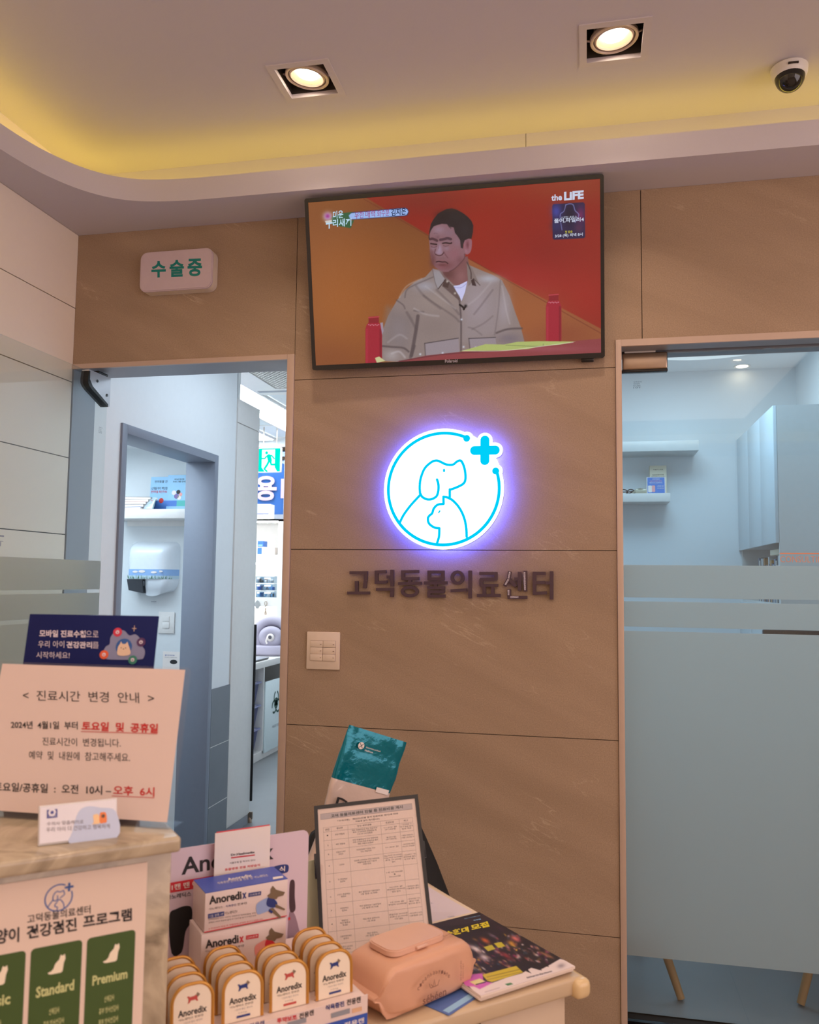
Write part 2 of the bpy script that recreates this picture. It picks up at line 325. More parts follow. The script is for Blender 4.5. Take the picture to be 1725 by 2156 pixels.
# ------------------------------------------------------------------ painted colour grids (screen pictures and printed photographs)
def hom(src, dst):
    A = []; b = []
    for (x, y), (u, v) in zip(src, dst):
        A += [[x, y, 1, 0, 0, 0, -u*x, -u*y], [0, 0, 0, x, y, 1, -v*x, -v*y]]; b += [u, v]
    h = np.linalg.solve(np.array(A, float), np.array(b, float)); return np.append(h, 1).reshape(3, 3)
class Paint:
    def __init__(s, nx, ny, corners, base):           # corners TL,TR,BR,BL of the picture in drawing units
        s.nx, s.ny = nx, ny
        u, v = np.meshgrid(np.linspace(0, 1, nx), np.linspace(0, 1, ny))
        Hm = hom([(0, 0), (1, 0), (1, 1), (0, 1)], corners); w = Hm[2, 0]*u+Hm[2, 1]*v+1
        s.X = (Hm[0, 0]*u+Hm[0, 1]*v+Hm[0, 2])/w; s.Y = (Hm[1, 0]*u+Hm[1, 1]*v+Hm[1, 2])/w
        s.c = np.zeros((ny, nx, 3)); s.c[:] = base
    def mix(s, sl, a, col):
        a = a[..., None]; s.c[sl] = s.c[sl]*(1-a)+np.array(col, float)*a
    def sub(s, pts, pad):
        p = np.array(pts); m = (s.X > p[:, 0].min()-pad) & (s.X < p[:, 0].max()+pad) & (s.Y > p[:, 1].min()-pad) & (s.Y < p[:, 1].max()+pad)
        if not m.any(): return None
        r = np.where(m.any(1))[0]; c = np.where(m.any(0))[0]; return (slice(r[0], r[-1]+1), slice(c[0], c[-1]+1))
    def segd(s, X, Y, pts, closed):
        d = np.full(X.shape, 1e9); ins = np.zeros(X.shape, bool); n = len(pts)
        for i in range(n if closed else n-1):
            (x0, y0), (x1, y1) = pts[i][:2], pts[(i+1) % n][:2]; dx, dy = x1-x0, y1-y0; L = dx*dx+dy*dy+1e-9
            t = np.clip(((X-x0)*dx+(Y-y0)*dy)/L, 0, 1); d = np.minimum(d, np.hypot(X-x0-t*dx, Y-y0-t*dy))
            if closed and abs(dy) > 1e-9: ins ^= ((y0 > Y) != (y1 > Y)) & (X < dx*(Y-y0)/dy+x0)
        return d, ins
    def poly(s, pts, col, soft=3, al=1, sm=False):
        if sm: pts = cat(pts, 5)
        sl = s.sub(pts, soft)
        if sl is None: return
        d, i = s.segd(s.X[sl], s.Y[sl], pts, True); sd = np.where(i, d, -d)
        s.mix(sl, np.clip(.5+sd/soft/1.0, 0, 1)*al, col)
    def line(s, pts, w, col, al=1, soft=3, sm=True):
        if sm and len(pts) > 2: pts = cat(pts, 5, False)
        sl = s.sub(pts, w+soft)
        if sl is None: return
        d, _ = s.segd(s.X[sl], s.Y[sl], pts, False); s.mix(sl, np.clip((w-d)/soft+.5, 0, 1)*al, col)
    def blob(s, x, y, rx, ry, col, al=.5, rot=0):
        R = max(rx, ry)*2.2; sl = s.sub([(x-R, y-R), (x+R, y+R)], 0)
        if sl is None: return
        a = math.radians(rot); dx, dy = s.X[sl]-x, s.Y[sl]-y; p = dx*math.cos(a)+dy*math.sin(a); q = -dx*math.sin(a)+dy*math.cos(a)
        s.mix(sl, np.exp(-(p*p/rx/rx+q*q/ry/ry)*1.2)*al, col)
    def mesh(s, name, w, h, mat, parent, z=0, x0=0, y0=0, M=None, jit=0):   # picture spans x0..x0+w, y0..y0+h (top row = y0+h)
        nx, ny = s.nx, s.ny; u, v = np.meshgrid(np.linspace(0, 1, nx), np.linspace(0, 1, ny))
        co = np.stack([x0+u*w, y0+(1-v)*h, np.full(u.shape, z)], -1).reshape(-1, 3)
        if M is not None: A = np.array(M); co = co @ A[:3, :3].T+A[:3, 3]
        i = np.arange(nx*ny).reshape(ny, nx); f = np.stack([i[1:, :-1], i[1:, 1:], i[:-1, 1:], i[:-1, :-1]], -1).reshape(-1, 4)
        me = bpy.data.meshes.new(name); me.vertices.add(len(co)); me.vertices.foreach_set('co', co.ravel())
        me.loops.add(f.size); me.loops.foreach_set('vertex_index', f.ravel()); me.polygons.add(len(f)); me.polygons.foreach_set('loop_start', np.arange(0, f.size, 4)); me.update()
        c = np.clip(s.c+(np.random.RandomState(3).randn(ny, nx, 1)*jit), 0, 255)/255; lin = np.where(c <= .04045, c/12.92, ((c+.055)/1.055)**2.4)
        at_ = me.color_attributes.new('Col', 'FLOAT_COLOR', 'POINT'); at_.data.foreach_set('color', np.concatenate([lin, np.ones((ny, nx, 1))], -1).astype(np.float32).ravel())
        me.materials.append(mat); o = bpy.data.objects.new(name, me); COL.objects.link(o)
        if parent: o.parent = parent
        return o
# ================================================================== STRUCTURE: the lobby
XL, XR, YB = -1.99, 3.0, -6.0
SOF, LIPT, CZ, WT = 2.683, 2.762, 2.915, 0.15
D1L, D1R, D1T = -1.99, -1.108, 2.181           # left doorway (outer frame)
D2L, D2R, D2T = 0.0, 1.06, 2.178               # right doorway
Z0 = 2.0878; G = .0012
b = B(); b.box(-4.2, XR, YB, 5.2, -.06, -.004, 0); struct('floor', b, DARK)
b = B(); b.box(XL, XR, YB, .0, -.004, 0, 0)
for i in range(1, 9): b.box(XL, XR, -.6*i-.001, -.6*i+.001, -.003, .0003, 1)
for i in range(8): b.box(-1.4+.6*i-.001, -1.4+.6*i+.001, YB, 0, -.003, .0003, 1)
struct('floor_lobby', b, [LFLOOR, DARK])
# facade wall: sandstone tiles over a dark backing
FX = Matrix(((1, 0, 0, 0), (0, 0, 1, 0), (0, 1, 0, 0), (0, 0, 0, 1)))    # local (x,y,z) -> world (x, z, y)
b = B()
def tile(pts): b.prism(pts, 0, .01, 0, FX)
tile([(XL, D1T+G), (D1R-G, D1T+G), (D1R-G, SOF-.0005), (XL, SOF-.0005)])
tile([(D1R+G, Z0+G), (D2L-G, Z0+G), (D2L-G, D2T+G), (.085-G, D2T+G), (.085-G, SOF-.0005), (D1R+G, SOF-.0005)])
b.box(XL, XR, 0, .008, SOF, CZ, 3)
for x0, x1 in ((.085, 1.285), (1.285, 2.485), (2.485, XR)):
    tile([(x0+G, D2T+G), (x1-G, D2T+G), (x1-G, SOF-.0005), (x0+G, SOF-.0005)])
    for k in range(4):
        if x1 > D2R: tile([(max(x0, D2R)+G, max(0, Z0-.6*(k+1))+G), (x1-G, max(0, Z0-.6*(k+1))+G), (x1-G, Z0-.6*k-G if k else D2T-G), (max(x0, D2R)+G, Z0-.6*k-G if k else D2T-G)])
for k in range(4): tile([(D1R+G, max(0, Z0-.6*(k+1))+G), (D2L-G, max(0, Z0-.6*(k+1))+G), (D2L-G, Z0-.6*k-G), (D1R+G, Z0-.6*k-G)])
for x0, x1, z0, z1 in ((XL, D1R, D1T, CZ), (D1R, D2L, 0, CZ), (D2L, D2R, D2T, CZ), (D2R, XR, 0, CZ)):
    b.box(x0, x1, .008, WT-.01, z0, z1, 1); b.box(x0, x1, WT-.01, WT, z0, z1, 2)
struct('wall_back', b, [STONE, DARK, WHITEW, CEIL])
# metal frames
b = B(); b.box(D1R-.026, D1R, -.006, WT, 0, D1T, 0, .001); b.box(D1L, D1R-.0265, -.006, .004, D1T-.018, D1T, 0)
b.box(D1L+.0, D1R-.026, .004, WT+.002, D1T-.018, D1T, 1); b.box(D1L-.004, D1L+.004, .004, WT, 0, D1T-.018, 1)
struct('trim_1', b, [TRIM, GREYM])
b = B(); b.box(D2L, D2L+.019, -.006, WT, 0, D2T, 0, .001); b.box(D2R-.019, D2R, -.006, WT, 0, D2T, 0, .001)
b.box(D2L+.019, D2R-.019, -.006, .004, D2T-.022, D2T, 0); b.box(D2L+.019, D2R-.019, .004, .065, D2T-.022, D2T, 1); b.box(D2L+.019, D2R-.019, .095, WT, D2T-.026, D2T, 1)
struct('trim_2', b, [TRIM, GREYM])
# left wall: cream panels with dark joints
b = B(); js = [3.0, 2.684, 2.398, 2.114, 1.8265, 1.5395, 1.253, .967, .68, .394, .107, 0]
FL = Matrix(((0, 0, 1, XL), (1, 0, 0, 0), (0, 1, 0, 0), (0, 0, 0, 1)))   # local (y, z, x)
for a, c in zip(js[:-1], js[1:]):
    for y0, y1 in ((YB, -4.8), (-4.8, -3.6), (-3.6, -2.4), (-2.4, -1.2), (-1.2, 0)): b.prism([(y0+.0005, c+.0018), (y1-.0005, c+.0018), (y1-.0005, a-.0018), (y0+.0005, a-.0018)], -.012, 0, 0, FL)
b.box(XL-.1, XL-.008, YB, 0, 0, 3.0, 1)
struct('wall_left', b, [CREAM, DARK])
b = B(); b.box(XR, XR+.1, YB, 0, 0, 3.0, 0); struct('wall_right', b, CREAM)
b = B(); b.box(XL, XR, YB-.1, YB, 0, 3.0, 0); struct('wall_front', b, CREAM)
# soffit ring with rounded inner edge, upper ceiling with square openings for the lamps
def ring_edge():
    c = [(-1.85, -.80), (-1.842, -.63), (-1.822, -.50), (-1.79, -.405), (-1.745, -.325), (-1.68, -.262), (-1.59, -.222), (-1.46, -.203), (-1.30, -.199)]
    c = cat(c, 5, False)
    o = [(XR-.25, -.199), (XR-.25, YB+.35), (-1.85, YB+.35)]
    return c+o
RE = ring_edge()
b = B(); b.slab([[(XL, YB), (XR, YB), (XR, 0), (XL, 0)], RE], SOF, LIPT, 0)
struct('ceiling_soffit', b, CEIL)
LAMPS = [(-.932, -.432), (-.011, -.443), (.93, -.443), (-.93, -1.75), (0, -1.75), (.93, -1.75), (-.93, -3.1), (0, -3.1), (.93, -3.1)]
hs = .083
b = B(); b.slab([[(XL, YB), (XR, YB), (XR, 0), (XL, 0)]]+[[(x-hs, y-hs), (x+hs, y-hs), (x+hs, y+hs), (x-hs, y+hs)] for x, y in LAMPS], CZ, CZ+.012, 0)
b.box(XL, XR, YB, 0, CZ+.2, CZ+.22, 0)
struct('ceiling', b, CEIL)
b = B(); b.box(-.2925, -.2915, -.0012, 0, LIPT, CZ, 0); struct('trim_3', b, DARK)
# the LED strip lying in the cove
b = B(); e = EM('led_yellow', (1.0, .58, .04, 1), 1.0)
M = _m['led_yellow']; M.node_tree.nodes['Emission'].inputs[0].default_value = (1.0, .72, .10, 1); M.node_tree.nodes['Emission'].inputs[1].default_value = P_COVE*5
b.box(-1.93, XR-.05, -.075, -.063, LIPT+.001, LIPT+.010, 0); b.box(-1.945, -1.933, YB+.1, -.075, LIPT+.001, LIPT+.010, 0)
b.box(XR-.08, XR-.07, YB+.1, -.08, LIPT+.001, LIPT+.010, 0); b.box(-1.9, XR-.09, YB+.1, YB+.11, LIPT+.001, LIPT+.010, 0)
tag(out('led_strip', b, M), 'yellow LED light strip lying on the cove ledge around the ceiling', 'light strip')

# ------------------------------------------------------------------ recessed lamps
LE = EM('lamp_glow', (1.0, .82, .62, 1), 26.0)
ring_m = PM('lamp_ring', (206, 186, 170), .4, .3); hous_m = PM('lamp_housing', (96, 88, 78), .5, .4); trim_m = PM('lamp_trim', (206, 198, 202), .5)
def downlight(x, y, tx, ty, label):
    r = thing('recessed_downlight', label, 'ceiling light', Vector((x, y, CZ)), 'square recessed downlights in the lobby ceiling')
    b = B(); o = .098; i = .077
    b.slab([[(-o, -o), (o, -o), (o, o), (-o, o)], [(-i, -i), (i, -i), (i, i), (-i, i)]], -.003, .0, 0); b.slab([[(-.0825, -.0825), (.0825, -.0825), (.0825, .0825), (-.0825, .0825)], [(-i, -i), (i, -i), (i, i), (-i, i)]], 0, .011, 0)
    out('trim_frame', b, trim_m, r)
    b = B(); t = .0815
    for q in ((-t, t, -t, -t+.002), (-t, t, t-.002, t), (-t, -t+.002, -t, t), (t-.002, t, -t, t)): b.box(q[0], q[1], q[2], q[3], .0115, .13, 0)
    b.box(-t, t, -t, t, .13, .132, 0); out('housing', b, hous_m, r)
    T = TL(0, 0, .010) @ Matrix.Rotation(math.radians(tx), 4, 'X') @ Matrix.Rotation(math.radians(ty), 4, 'Y')
    b = B(T); b.lathe([(.0585, .0), (.061, -.003), (.0655, -.003), (.068, 0), (.068, .010), (.0585, .012), (.0585, .0)], 0, 40)
    b.tube([(-.080, 0, .012), (-.066, 0, .008)], .003); b.tube([(.080, 0, .012), (.066, 0, .008)], .003); out('gimbal_ring', b, ring_m, r)
    b = B(T); b.lathe([(.046, .004), (.051, -.001), (.056, .002), (.056, .03), (.05, .06), (.02, .075), (.0, .076)], 0, 40)
    b.lathe([(.051, .0), (.045, .010), (.038, .018), (.0, .030)], 1, 40); out('lamp_holder', b, [ring_m, PM('reflector', (176, 150, 120), .45, .2)], r)
    b = B(T); b.lathe([(.030, .022), (.034, .014), (.032, .009), (.020, .0055), (.0, .005)], 0, 32); out('bulb', b, LE, r)
    l = bpy.data.lights.new('downlight_spot', 'SPOT'); l.energy = P_SPOT; l.color = WARM; l.spot_size = math.radians(96); l.spot_blend = .9; l.shadow_soft_size = .04
    s = bpy.data.objects.new('downlight_spot', l); COL.objects.link(s); s.parent = r; s.location = (0, 0, -.012); s.rotation_euler = (math.radians(tx*.6), math.radians(ty*.4), 0)
downlight(*LAMPS[0], 2, 7, 'recessed square downlight, left of the two in view, its lamp tilted right')
downlight(*LAMPS[1], 2, -5, 'recessed square downlight, right of the two in view, nearest the dome camera')
for (x, y), lb in zip(LAMPS[2:], ('beyond the dome camera, off the right edge', 'in the second row, left', 'in the second row, middle', 'in the second row, right', 'in the third row, left', 'in the third row, middle', 'in the third row, right')):
    downlight(x, y, 0, 0, 'recessed square downlight '+lb)
# dome camera on the ceiling
r = thing('dome_camera', 'white ceiling security camera with a dark dome', 'security camera', Vector((.499, -.232, CZ)))
b = B(); b.lathe([(.0, .0), (.046, .0), (.052, -.006), (.050, -.024), (.046, -.034), (.040, -.038), (.0, -.038)], 0, 40); b.box(-.014, .014, -.0535, -.048, -.022, -.017, 1); out('housing', b, [WPLA, DARK], r)
T = TL(0, -.004, -.034) @ Matrix.Rotation(math.radians(-8), 4, 'X')
b = B(T); b.lathe([(.042*math.cos(a), -.046*math.sin(a)) for a in [k*PI/2/12 for k in range(13)]], 0, 40); out('dome', b, PM('dome_plastic', (12, 12, 13), .08, spec=.7), r)
# ================================================================== LEFT DOORWAY: corridor, washroom, treatment room
XC = -1.99; OY0, OY1, OZ = .388, 1.24, 1.985; EY = 1.512; WX = XC-.15
b = B(); b.box(WX, XC, WT, OY0-.004, 0, 2.70, 0); b.box(WX, XC, OY0-.004, OY1+.004, OZ+.004, 2.70, 0); b.box(WX, XC, OY1+.004, EY, 0, 2.70, 0)
b.box(XC-.001, XC+.008, OY1+.045, EY+.002, 0, .815, 1); b.box(XC+.007, XC+.0085, OY1+.045, EY+.002, .52, .523, 2); b.box(XC+.007, XC+.0085, OY1+.045, EY+.002, .22, .223, 2)
TILEG = PM('grey_wall_tile', (112, 116, 124), .4, var=.08, scale=9)
struct('wall_corridor', b, [WHITEW, TILEG, WPLA])
b = B(); f = .04
b.box(WX-.004, XC+.010, OY0-f, OY0, 0, OZ+f, 0, .002); b.box(WX-.004, XC+.010, OY1, OY1+f, 0, OZ+f, 0, .002); b.box(WX-.004, XC+.010, OY0, OY1, OZ, OZ+f, 0, .002)
struct('trim_4', b, PM('grey_door_frame', (132, 138, 152), .45, .1))
b = B(); b.box(-3.2, WX, 1.45, 1.50, 0, 2.10, 0); struct('wall_washroom_back', b, PM('washroom_wall', (214, 218, 220), .6, var=.02))
b = B(); b.box(-3.2, -3.15, .16, 1.45, 0, 2.10, 0); struct('wall_washroom_left', b, WHITEW)
b = B(); b.box(-3.2, WX, .11, .16, 0, 2.10, 0); struct('wall_washroom_front', b, WHITEW)
b = B(); b.box(-3.2, WX, .11, 1.5, 2.10, 2.14, 0); struct('ceiling_washroom', b, WHITEW)
b = B(); b.box(-4.2, -.2, 0, 5.2, -.004, .0, 0); struct('floor_corridor', b, GFLOOR)
# corridor right wall and far side of the treatment room
b = B(); b.box(-.75, -.65, WT, 5.0, 0, 2.75, 0); struct('wall_corridor_right', b, WHITEW)
b = B(); b.box(-4.2, -.65, 4.62, 4.7, 0, 1.93, 0); b.box(-4.2, -.65, 4.62, 4.7, 2.62, 2.75, 0); b.box(-4.2, -3.5, 4.62, 4.7, 1.93, 2.62, 0); b.box(-2.2, -.65, 4.62, 4.7, 1.93, 2.62, 0); struct('wall_treatment_back', b, WHITEW)
b = B(); b.box(-4.2, -4.1, 1.85, 4.7, 0, 2.75, 0); struct('wall_treatment_left', b, WHITEW)
b = B(); b.box(-4.2, WX, 1.86, 1.9, 0, 2.75, 0); struct('wall_treatment_front', b, WHITEW)
# treatment-room ceiling: mineral tiles with pinholes, steel grid
def pinhole():
    m = bpy.data.materials.new('pinhole_tile'); m.use_nodes = True; nt = m.node_tree; p = nt.nodes['Principled BSDF']
    t = nt.nodes.new('ShaderNodeTexCoord'); v = nt.nodes.new('ShaderNodeTexVoronoi'); v.inputs['Scale'].default_value = 38; v.inputs['Randomness'].default_value = .55
    r = nt.nodes.new('ShaderNodeMapRange'); r.inputs[1].default_value = .10; r.inputs[2].default_value = .16; r.inputs[3].default_value = .45; r.inputs[4].default_value = 1
    c = nt.nodes.new('ShaderNodeMix'); c.data_type = 'RGBA'; c.inputs[6].default_value = srgb(120, 130, 140); c.inputs[7].default_value = srgb(222, 228, 232)
    nt.links.new(t.outputs['Object'], v.inputs[0]); nt.links.new(v.outputs['Distance'], r.inputs[0]); nt.links.new(r.outputs[0], c.inputs[0]); nt.links.new(c.outputs[2], p.inputs['Base Color']); p.inputs['Roughness'].default_value = .9
    return m
b = B(); b.box(-4.2, -.65, WT, 4.7, 2.70, 2.75, 0)
for k in range(9): b.box(-4.1, -.65, .35+.6*k-.012, .35+.6*k+.012, 2.696, 2.70, 1)
for k in range(6): b.box(-3.92+.6*k-.012, -3.92+.6*k+.012, WT, 4.62, 2.696, 2.70, 1)
struct('ceiling_treatment', b, [pinhole(), WPLA])
PANEL = EM('panel_white', (.82, .93, 1.0, 1), 15.0)
for lab, x0, x1, y0, y1 in (('long white linear ceiling light, nearer of the two over the treatment room', -2.69, -2.33, 1.95, 4.35), ('long white linear ceiling light, farther of the two, above the exit sign', -3.45, -2.92, 2.9, 4.55)):
    r = thing('linear_light', lab, 'ceiling light', Vector(((x0+x1)/2, (y0+y1)/2, 2.695)), 'linear lights of the treatment room')
    w, d = (x1-x0)/2, (y1-y0)/2
    b = B(); b.slab([[(-w, -d), (w, -d), (w, d), (-w, d)], [(-w+.02, -d+.02), (w-.02, -d+.02), (w-.02, d-.02), (-w+.02, d-.02)]], -.02, -.001, 0); out('frame', b, WPLA, r)
    b = B(); b.box(-w+.021, w-.021, -d+.021, d-.021, -.016, -.012, 0); out('diffuser', b, PANEL, r)
# ceiling air-conditioner grille
r = thing('ceiling_air_conditioner', 'white ceiling air conditioner with a square mesh grille, top of the left doorway', 'air conditioner', Vector((-1.90, 2.26, 2.695)))
b = B(); b.slab([rrect(-.42, .42, -.42, .42, .06), rrect(-.25, .25, -.25, .25, .02)], -.03, -.001, 0)
b.box(-.40, .40, -.33, -.29, -.032, -.029, 1); b.box(-.40, .40, .29, .33, -.032, -.029, 1); out('casing', b, [WPLA, GREYM], r)
b = B()
for k in range(-13, 14):
    c = k*.036
    for sgn in (1, -1):
        a = max(-.245, -.245 + (c if c > 0 else 0)); 
        x0, x1 = max(-.245, c-.245), min(.245, c+.245)
        b.tube([(x0, sgn*(x0-c), -.022), (x1, sgn*(x1-c), -.022)], .0038, 0, 4)
out('grille', b, WPLA, r)
b = B(); b.box(-.25, .25, -.25, .25, -.004, -.002, 0); out('filter', b, PM('filter_grey', (58, 70, 82), .9), r)
# tall white cabinet beyond the corridor wall
r = thing('tall_cabinet', 'tall white cabinet standing past the end of the corridor wall', 'cabinet', Vector((-2.24, 1.675, 0)))
b = B(); b.box(-.10, .25, -.16, .155, .05, 2.383, 0, .002); out('body', b, WPLA, r)
b = B(); b.box(.250, .258, -.158, .153, .06, 2.243, 0, .001); out('door', b, WPLA, r).parent = r
b = B(); b.box(.250, .258, -.158, .153, 2.249, 2.381, 0, .001); out('door', b, WPLA, r)
b = B(); b.box(-.08, .25, -.15, .15, 0, .05, 0); out('plinth', b, GREYM, r)
r = thing('sliding_panel', 'thin panel edge with a black rubber seal beside the tall white cabinet', 'panel', Vector((-1.985, 1.845, 0)))
b = B(); b.box(-.13, -.006, -.006, .003, .10, 1.12, 0); out('leaf', b, WPLA, r)
b = B(); b.box(-.008, .010, -.006, .006, .12, 1.12, 0, .002); out('rubber_seal', b, MATB, r)
b = B(); b.lathe([(0, 0), (.012, 0), (.012, .02), (.006, .03), (0, .03)], 0, 12); b.box(-.015, .015, -.006, .006, .02, .06); out('floor_guide', b, STEEL, r)
def fr_rect(px0, py0, px1, py1, y):
    a = hy(px0, py0, y); c = hy(px1, py1, y); return min(a.x, c.x), max(a.x, c.x), min(a.z, c.z), max(a.z, c.z)
# washroom contents
yb = 1.45
x0, x1, z0, z1 = fr_rect(262, 1072, 400, 1091, 1.27)
r = thing('wall_shelf', 'white washroom shelf holding leaflets, seen through the corridor doorway', 'shelf', Vector(((x0+x1)/2, 1.36, z0)))
b = B(); w = .30; b.box(-w, w, -.09, .09, 0, z1-z0, 0, .002); out('board', b, WPLA, r); SZ = z1
b = B(); b.box(-w+.03, w-.03, .082, .09, -.03, 0, 0); out('bracket', b, WPLA, r)
def leaflet(px0, py0, px1, py1, y, label, cols, lines, name='leaflet', cate='leaflet', lean=-8):
    x0, x1, z0, z1 = fr_rect(px0, py0, px1, py1, y); z0 = SZ
    r = thing(name, label, cate, TL((x0+x1)/2, y, z0+.001) @ Matrix.Rotation(math.radians(lean), 4, 'X') @ FR((0, 0, 0), (1, 0, 0), (0, 0, 1)))
    w, h = (x1-x0)/2, z1-z0
    b = B(); b.box(-w, w, 0, h, -.002, 0, 0)
    for (a, c, d, e, k) in cols: b.flat([(-w+2*w*a, h*d), (-w+2*w*c, h*d), (-w+2*w*c, h*e), (-w+2*w*a, h*e)], .0003, k)
    for (t, a, c, d, e, k) in lines: b.text(t, -w+2*w*a, -w+2*w*c, h*d, h*e, .0006, k, .01)
    return r, b, w, h
LB = PM('light_blue_print', (150, 196, 232), .5); MB_ = PM('mid_blue_print', (70, 120, 200), .5); TEALP = PM('teal_print', (80, 178, 178), .5); PNK = PM('pink_print', (236, 160, 160), .5); BRN = PM('brown_print', (110, 80, 64), .6); CRM = PM('cream_print', (240, 226, 200), .6)
r, b, w, h = leaflet(316, 1004, 356, 1072, 1.40, 'pale blue leaflet with a dark banner at the back of the washroom shelf', [(.1, 1, .72, 1, 3), (0, 1, 0, .3, 2)], [('반려동물 건강', .2, .95, .82, .9, 4), ('12개월 마다 백신접종', .05, .95, .62, .7, 4), ('면역력을 확인하세요', .05, .9, .52, .6, 5)], lean=-4)
b.disc(.01, h*.3, .014, .0008, 5); b.disc(-.02, h*.34, .008, .0008, 1); out('sheet', b, [LB, PAPER, MB_, LB, INK, REDI], r)
r, b, w, h = leaflet(352, 1000, 393, 1071, 1.385, 'light blue leaflet with cartoon pets, right of the other on the washroom shelf', [(0, .5, .12, .28, 2), (.5, 1, .12, .28, 3)], [('예방접종', .3, .8, .86, .9, 4), ('프로그램 안내', .25, .85, .79, .84, 4)], lean=-4)
for q in ((-.02, .5, .013, 1), (.006, .52, .012, 4), (-.004, .4, .014, 5), (.02, .45, .010, 6), (.012, .36, .012, 1)): b.disc(q[0], h*q[1], q[2], .0008, q[3])
out('sheet', b, [LB, PAPER, MB_, TEALP, INK, PM('violet_print', (120, 100, 160), .5), PNK], r)
x0, x1, z0, z1 = fr_rect(262, 1034, 312, 1072, 1.33)
for k in range(5):
    r = thing('magazine', ['thin magazine at the bottom of the shelf stack in the washroom', 'second magazine up in the washroom shelf stack', 'middle magazine of the washroom shelf stack', 'second magazine from the top of the washroom shelf stack', 'dark brown magazine lying on top of the washroom shelf stack'][k], 'magazine', TL(-2.50+.006*k, 1.355, SZ+.001+k*.0135) @ RZ(.08*k-.1), 'magazines stacked on the washroom shelf')
    b = B(); b.box(-.085, .085, -.065, .065, 0, .012, 0, .001); b.box(-.086, .086, -.066, .066, .012, .0128, 1); out('pages', b, [PAPER, [MB_, BRN, PNK, PAPER, PM('dark_brown_cover', (88, 70, 70), .5)][k]], r)
def pouch(b, w, h, d, m=0, bend=0, n=9, T=None, wr=.002, seed=1):     # stand-up pouch, origin bottom centre, front toward -y
    rd = random.Random(seed); secs = []
    for i in range(n):
        t = i/(n-1); hw = w/2*(1-.04*math.sin(t*PI)); dd = d/2*(1-t**1.7)+.0015; z = h*t; off = bend*t*t
        pts = []
        for k in range(24):
            a = 2*PI*k/24; ca, sa = math.cos(a), math.sin(a)
            x = hw*math.copysign(abs(ca)**.45, ca); y = dd*math.copysign(abs(sa)**.8, sa)
            pts.append((x, y+off+rd.uniform(-wr, wr)*(1 if 0 < i < n-1 else .2), z))
        secs.append(pts)
    b.loft(secs, m, T); return b
r = thing('sachet', 'small white and blue sachet leaning at the front of the washroom shelf', 'sachet', TL(-2.385, 1.30, SZ) @ RZ(-.2) @ Matrix.Rotation(math.radians(-22), 4, 'X'))
b = B(); pouch(b, .062, .072, .02); out('pack', b, PM('foil_white', (196, 212, 220), .25, .3), r)
b = B(FR((0, -.0115, .0), (1, 0, 0), (0, .12, 1))); b.text('구강케어', -.02, .02, .045, .052, .001, 1, .02); b.text('TOOTHPASTE', -.022, .022, .03, .036, .001, 0, .01); b.text('50g', -.008, .008, .012, .017, .001, 1); out('lettering', b, [INK, REDI], r)
r = thing('file_folder', 'yellow-green folder with rounded corner at the right end of the washroom shelf', 'folder', TL(-2.168, 1.34, SZ) @ RZ(-1.2) @ Matrix.Rotation(math.radians(-6), 4, 'X'))
b = B(FR((0, 0, 0), (1, 0, 0), (0, 0, 1))); b.prism(rrect(-.06, .06, 0, .20, .02), -.003, .003, 0); b.prism(rrect(-.055, .055, .003, .17, .015), .004, .007, 1); out('cover', b, [PM('brown_card', (176, 120, 70), .6), PM('lime_plastic', (196, 206, 84), .4)], r)
# paper towel dispenser
r = thing('paper_towel_dispenser', 'white wall dispenser with a painted meadow band and dark outlet', 'dispenser', Vector((-2.415, 1.45, 1.345)))
b = B(); prof = []
secs = []
for i in range(15):
    t = i/14; z = .205*t+.03
    dp = .10*(1-max(0, (t-.62)/.38)**2.6*.85); hw = .148*(1-max(0, (t-.8)/.2)**3*.16)
    secs.append([(x*hw, -dp*max(0, (1-abs(x)**5)) if y else 0, z) for x, y in [(-1, 0)]+[(-1+2*k/18, 1) for k in range(19)]+[(1, 0)]])
b.loft(secs, 0); out('cover', b, PM('dispenser_white', (222, 228, 234), .18), r)
def wl(z): return 0
b = B()
P1 = [(-.147+.294*k/18) for k in range(19)]
dpf = lambda x: -.1012*max(0, (1-abs(x/.148)**5))
b.add([(x, dpf(x)-.001, z) for z in (.0325, .084) for x in P1], [[k, k+1, 20+k, 19+k] for k in range(18)], 0, True)
b.add([(x, dpf(x)-.0014, z) for z in (.0325, .05) for x in P1], [[k, k+1, 20+k, 19+k] for k in range(18)], 1, True)
rd = random.Random(4)
for k in range(70):
    x = rd.uniform(-.13, .13); g = rd.uniform(.010, .024); b.add([(x-.0012, dpf(x)-.003, .033), (x+.0012, dpf(x)-.003, .033), (x+rd.uniform(-.008, .008), dpf(x)-.003, .033+g)], [[0, 1, 2]], 2)
for q in ((-.06, .070, .016, .006), (-.02, .072, .02, .007), (.05, .068, .018, .006), (.085, .073, .014, .005)):
    b.add([(q[0]+q[2]*math.cos(a*PI/6), dpf(q[0])-.0028, q[1]+q[3]*math.sin(a*PI/6)) for a in range(12)], [list(range(12))], 3)
out('meadow_band', b, [PM('sky_print', (140, 176, 222), .4), PM('haze_print', (186, 208, 220), .4), PM('grass_print', (74, 116, 84), .5), PAPER], r)
b = B(); secs = []
for i in range(9):
    t = i/8; z = .03-.075*t; secs.append([(-.03+.16*k/10*(1-.15*t) if False else (-.04+(.185-.04*t*t)*k/10), -(.092*(1-.3*t*t))*(1-abs(k/5-1)**6), z-(.016*math.sin(k/10*PI*1.2) if i == 8 else 0)) for k in range(11)])
b.loft([[q for q in s_]+[(s_[-1][0], 0, s_[-1][2]), (s_[0][0], 0, s_[0][2])] for s_ in secs], 0); out('lower_cover', b, _m['dispenser_white'], r)
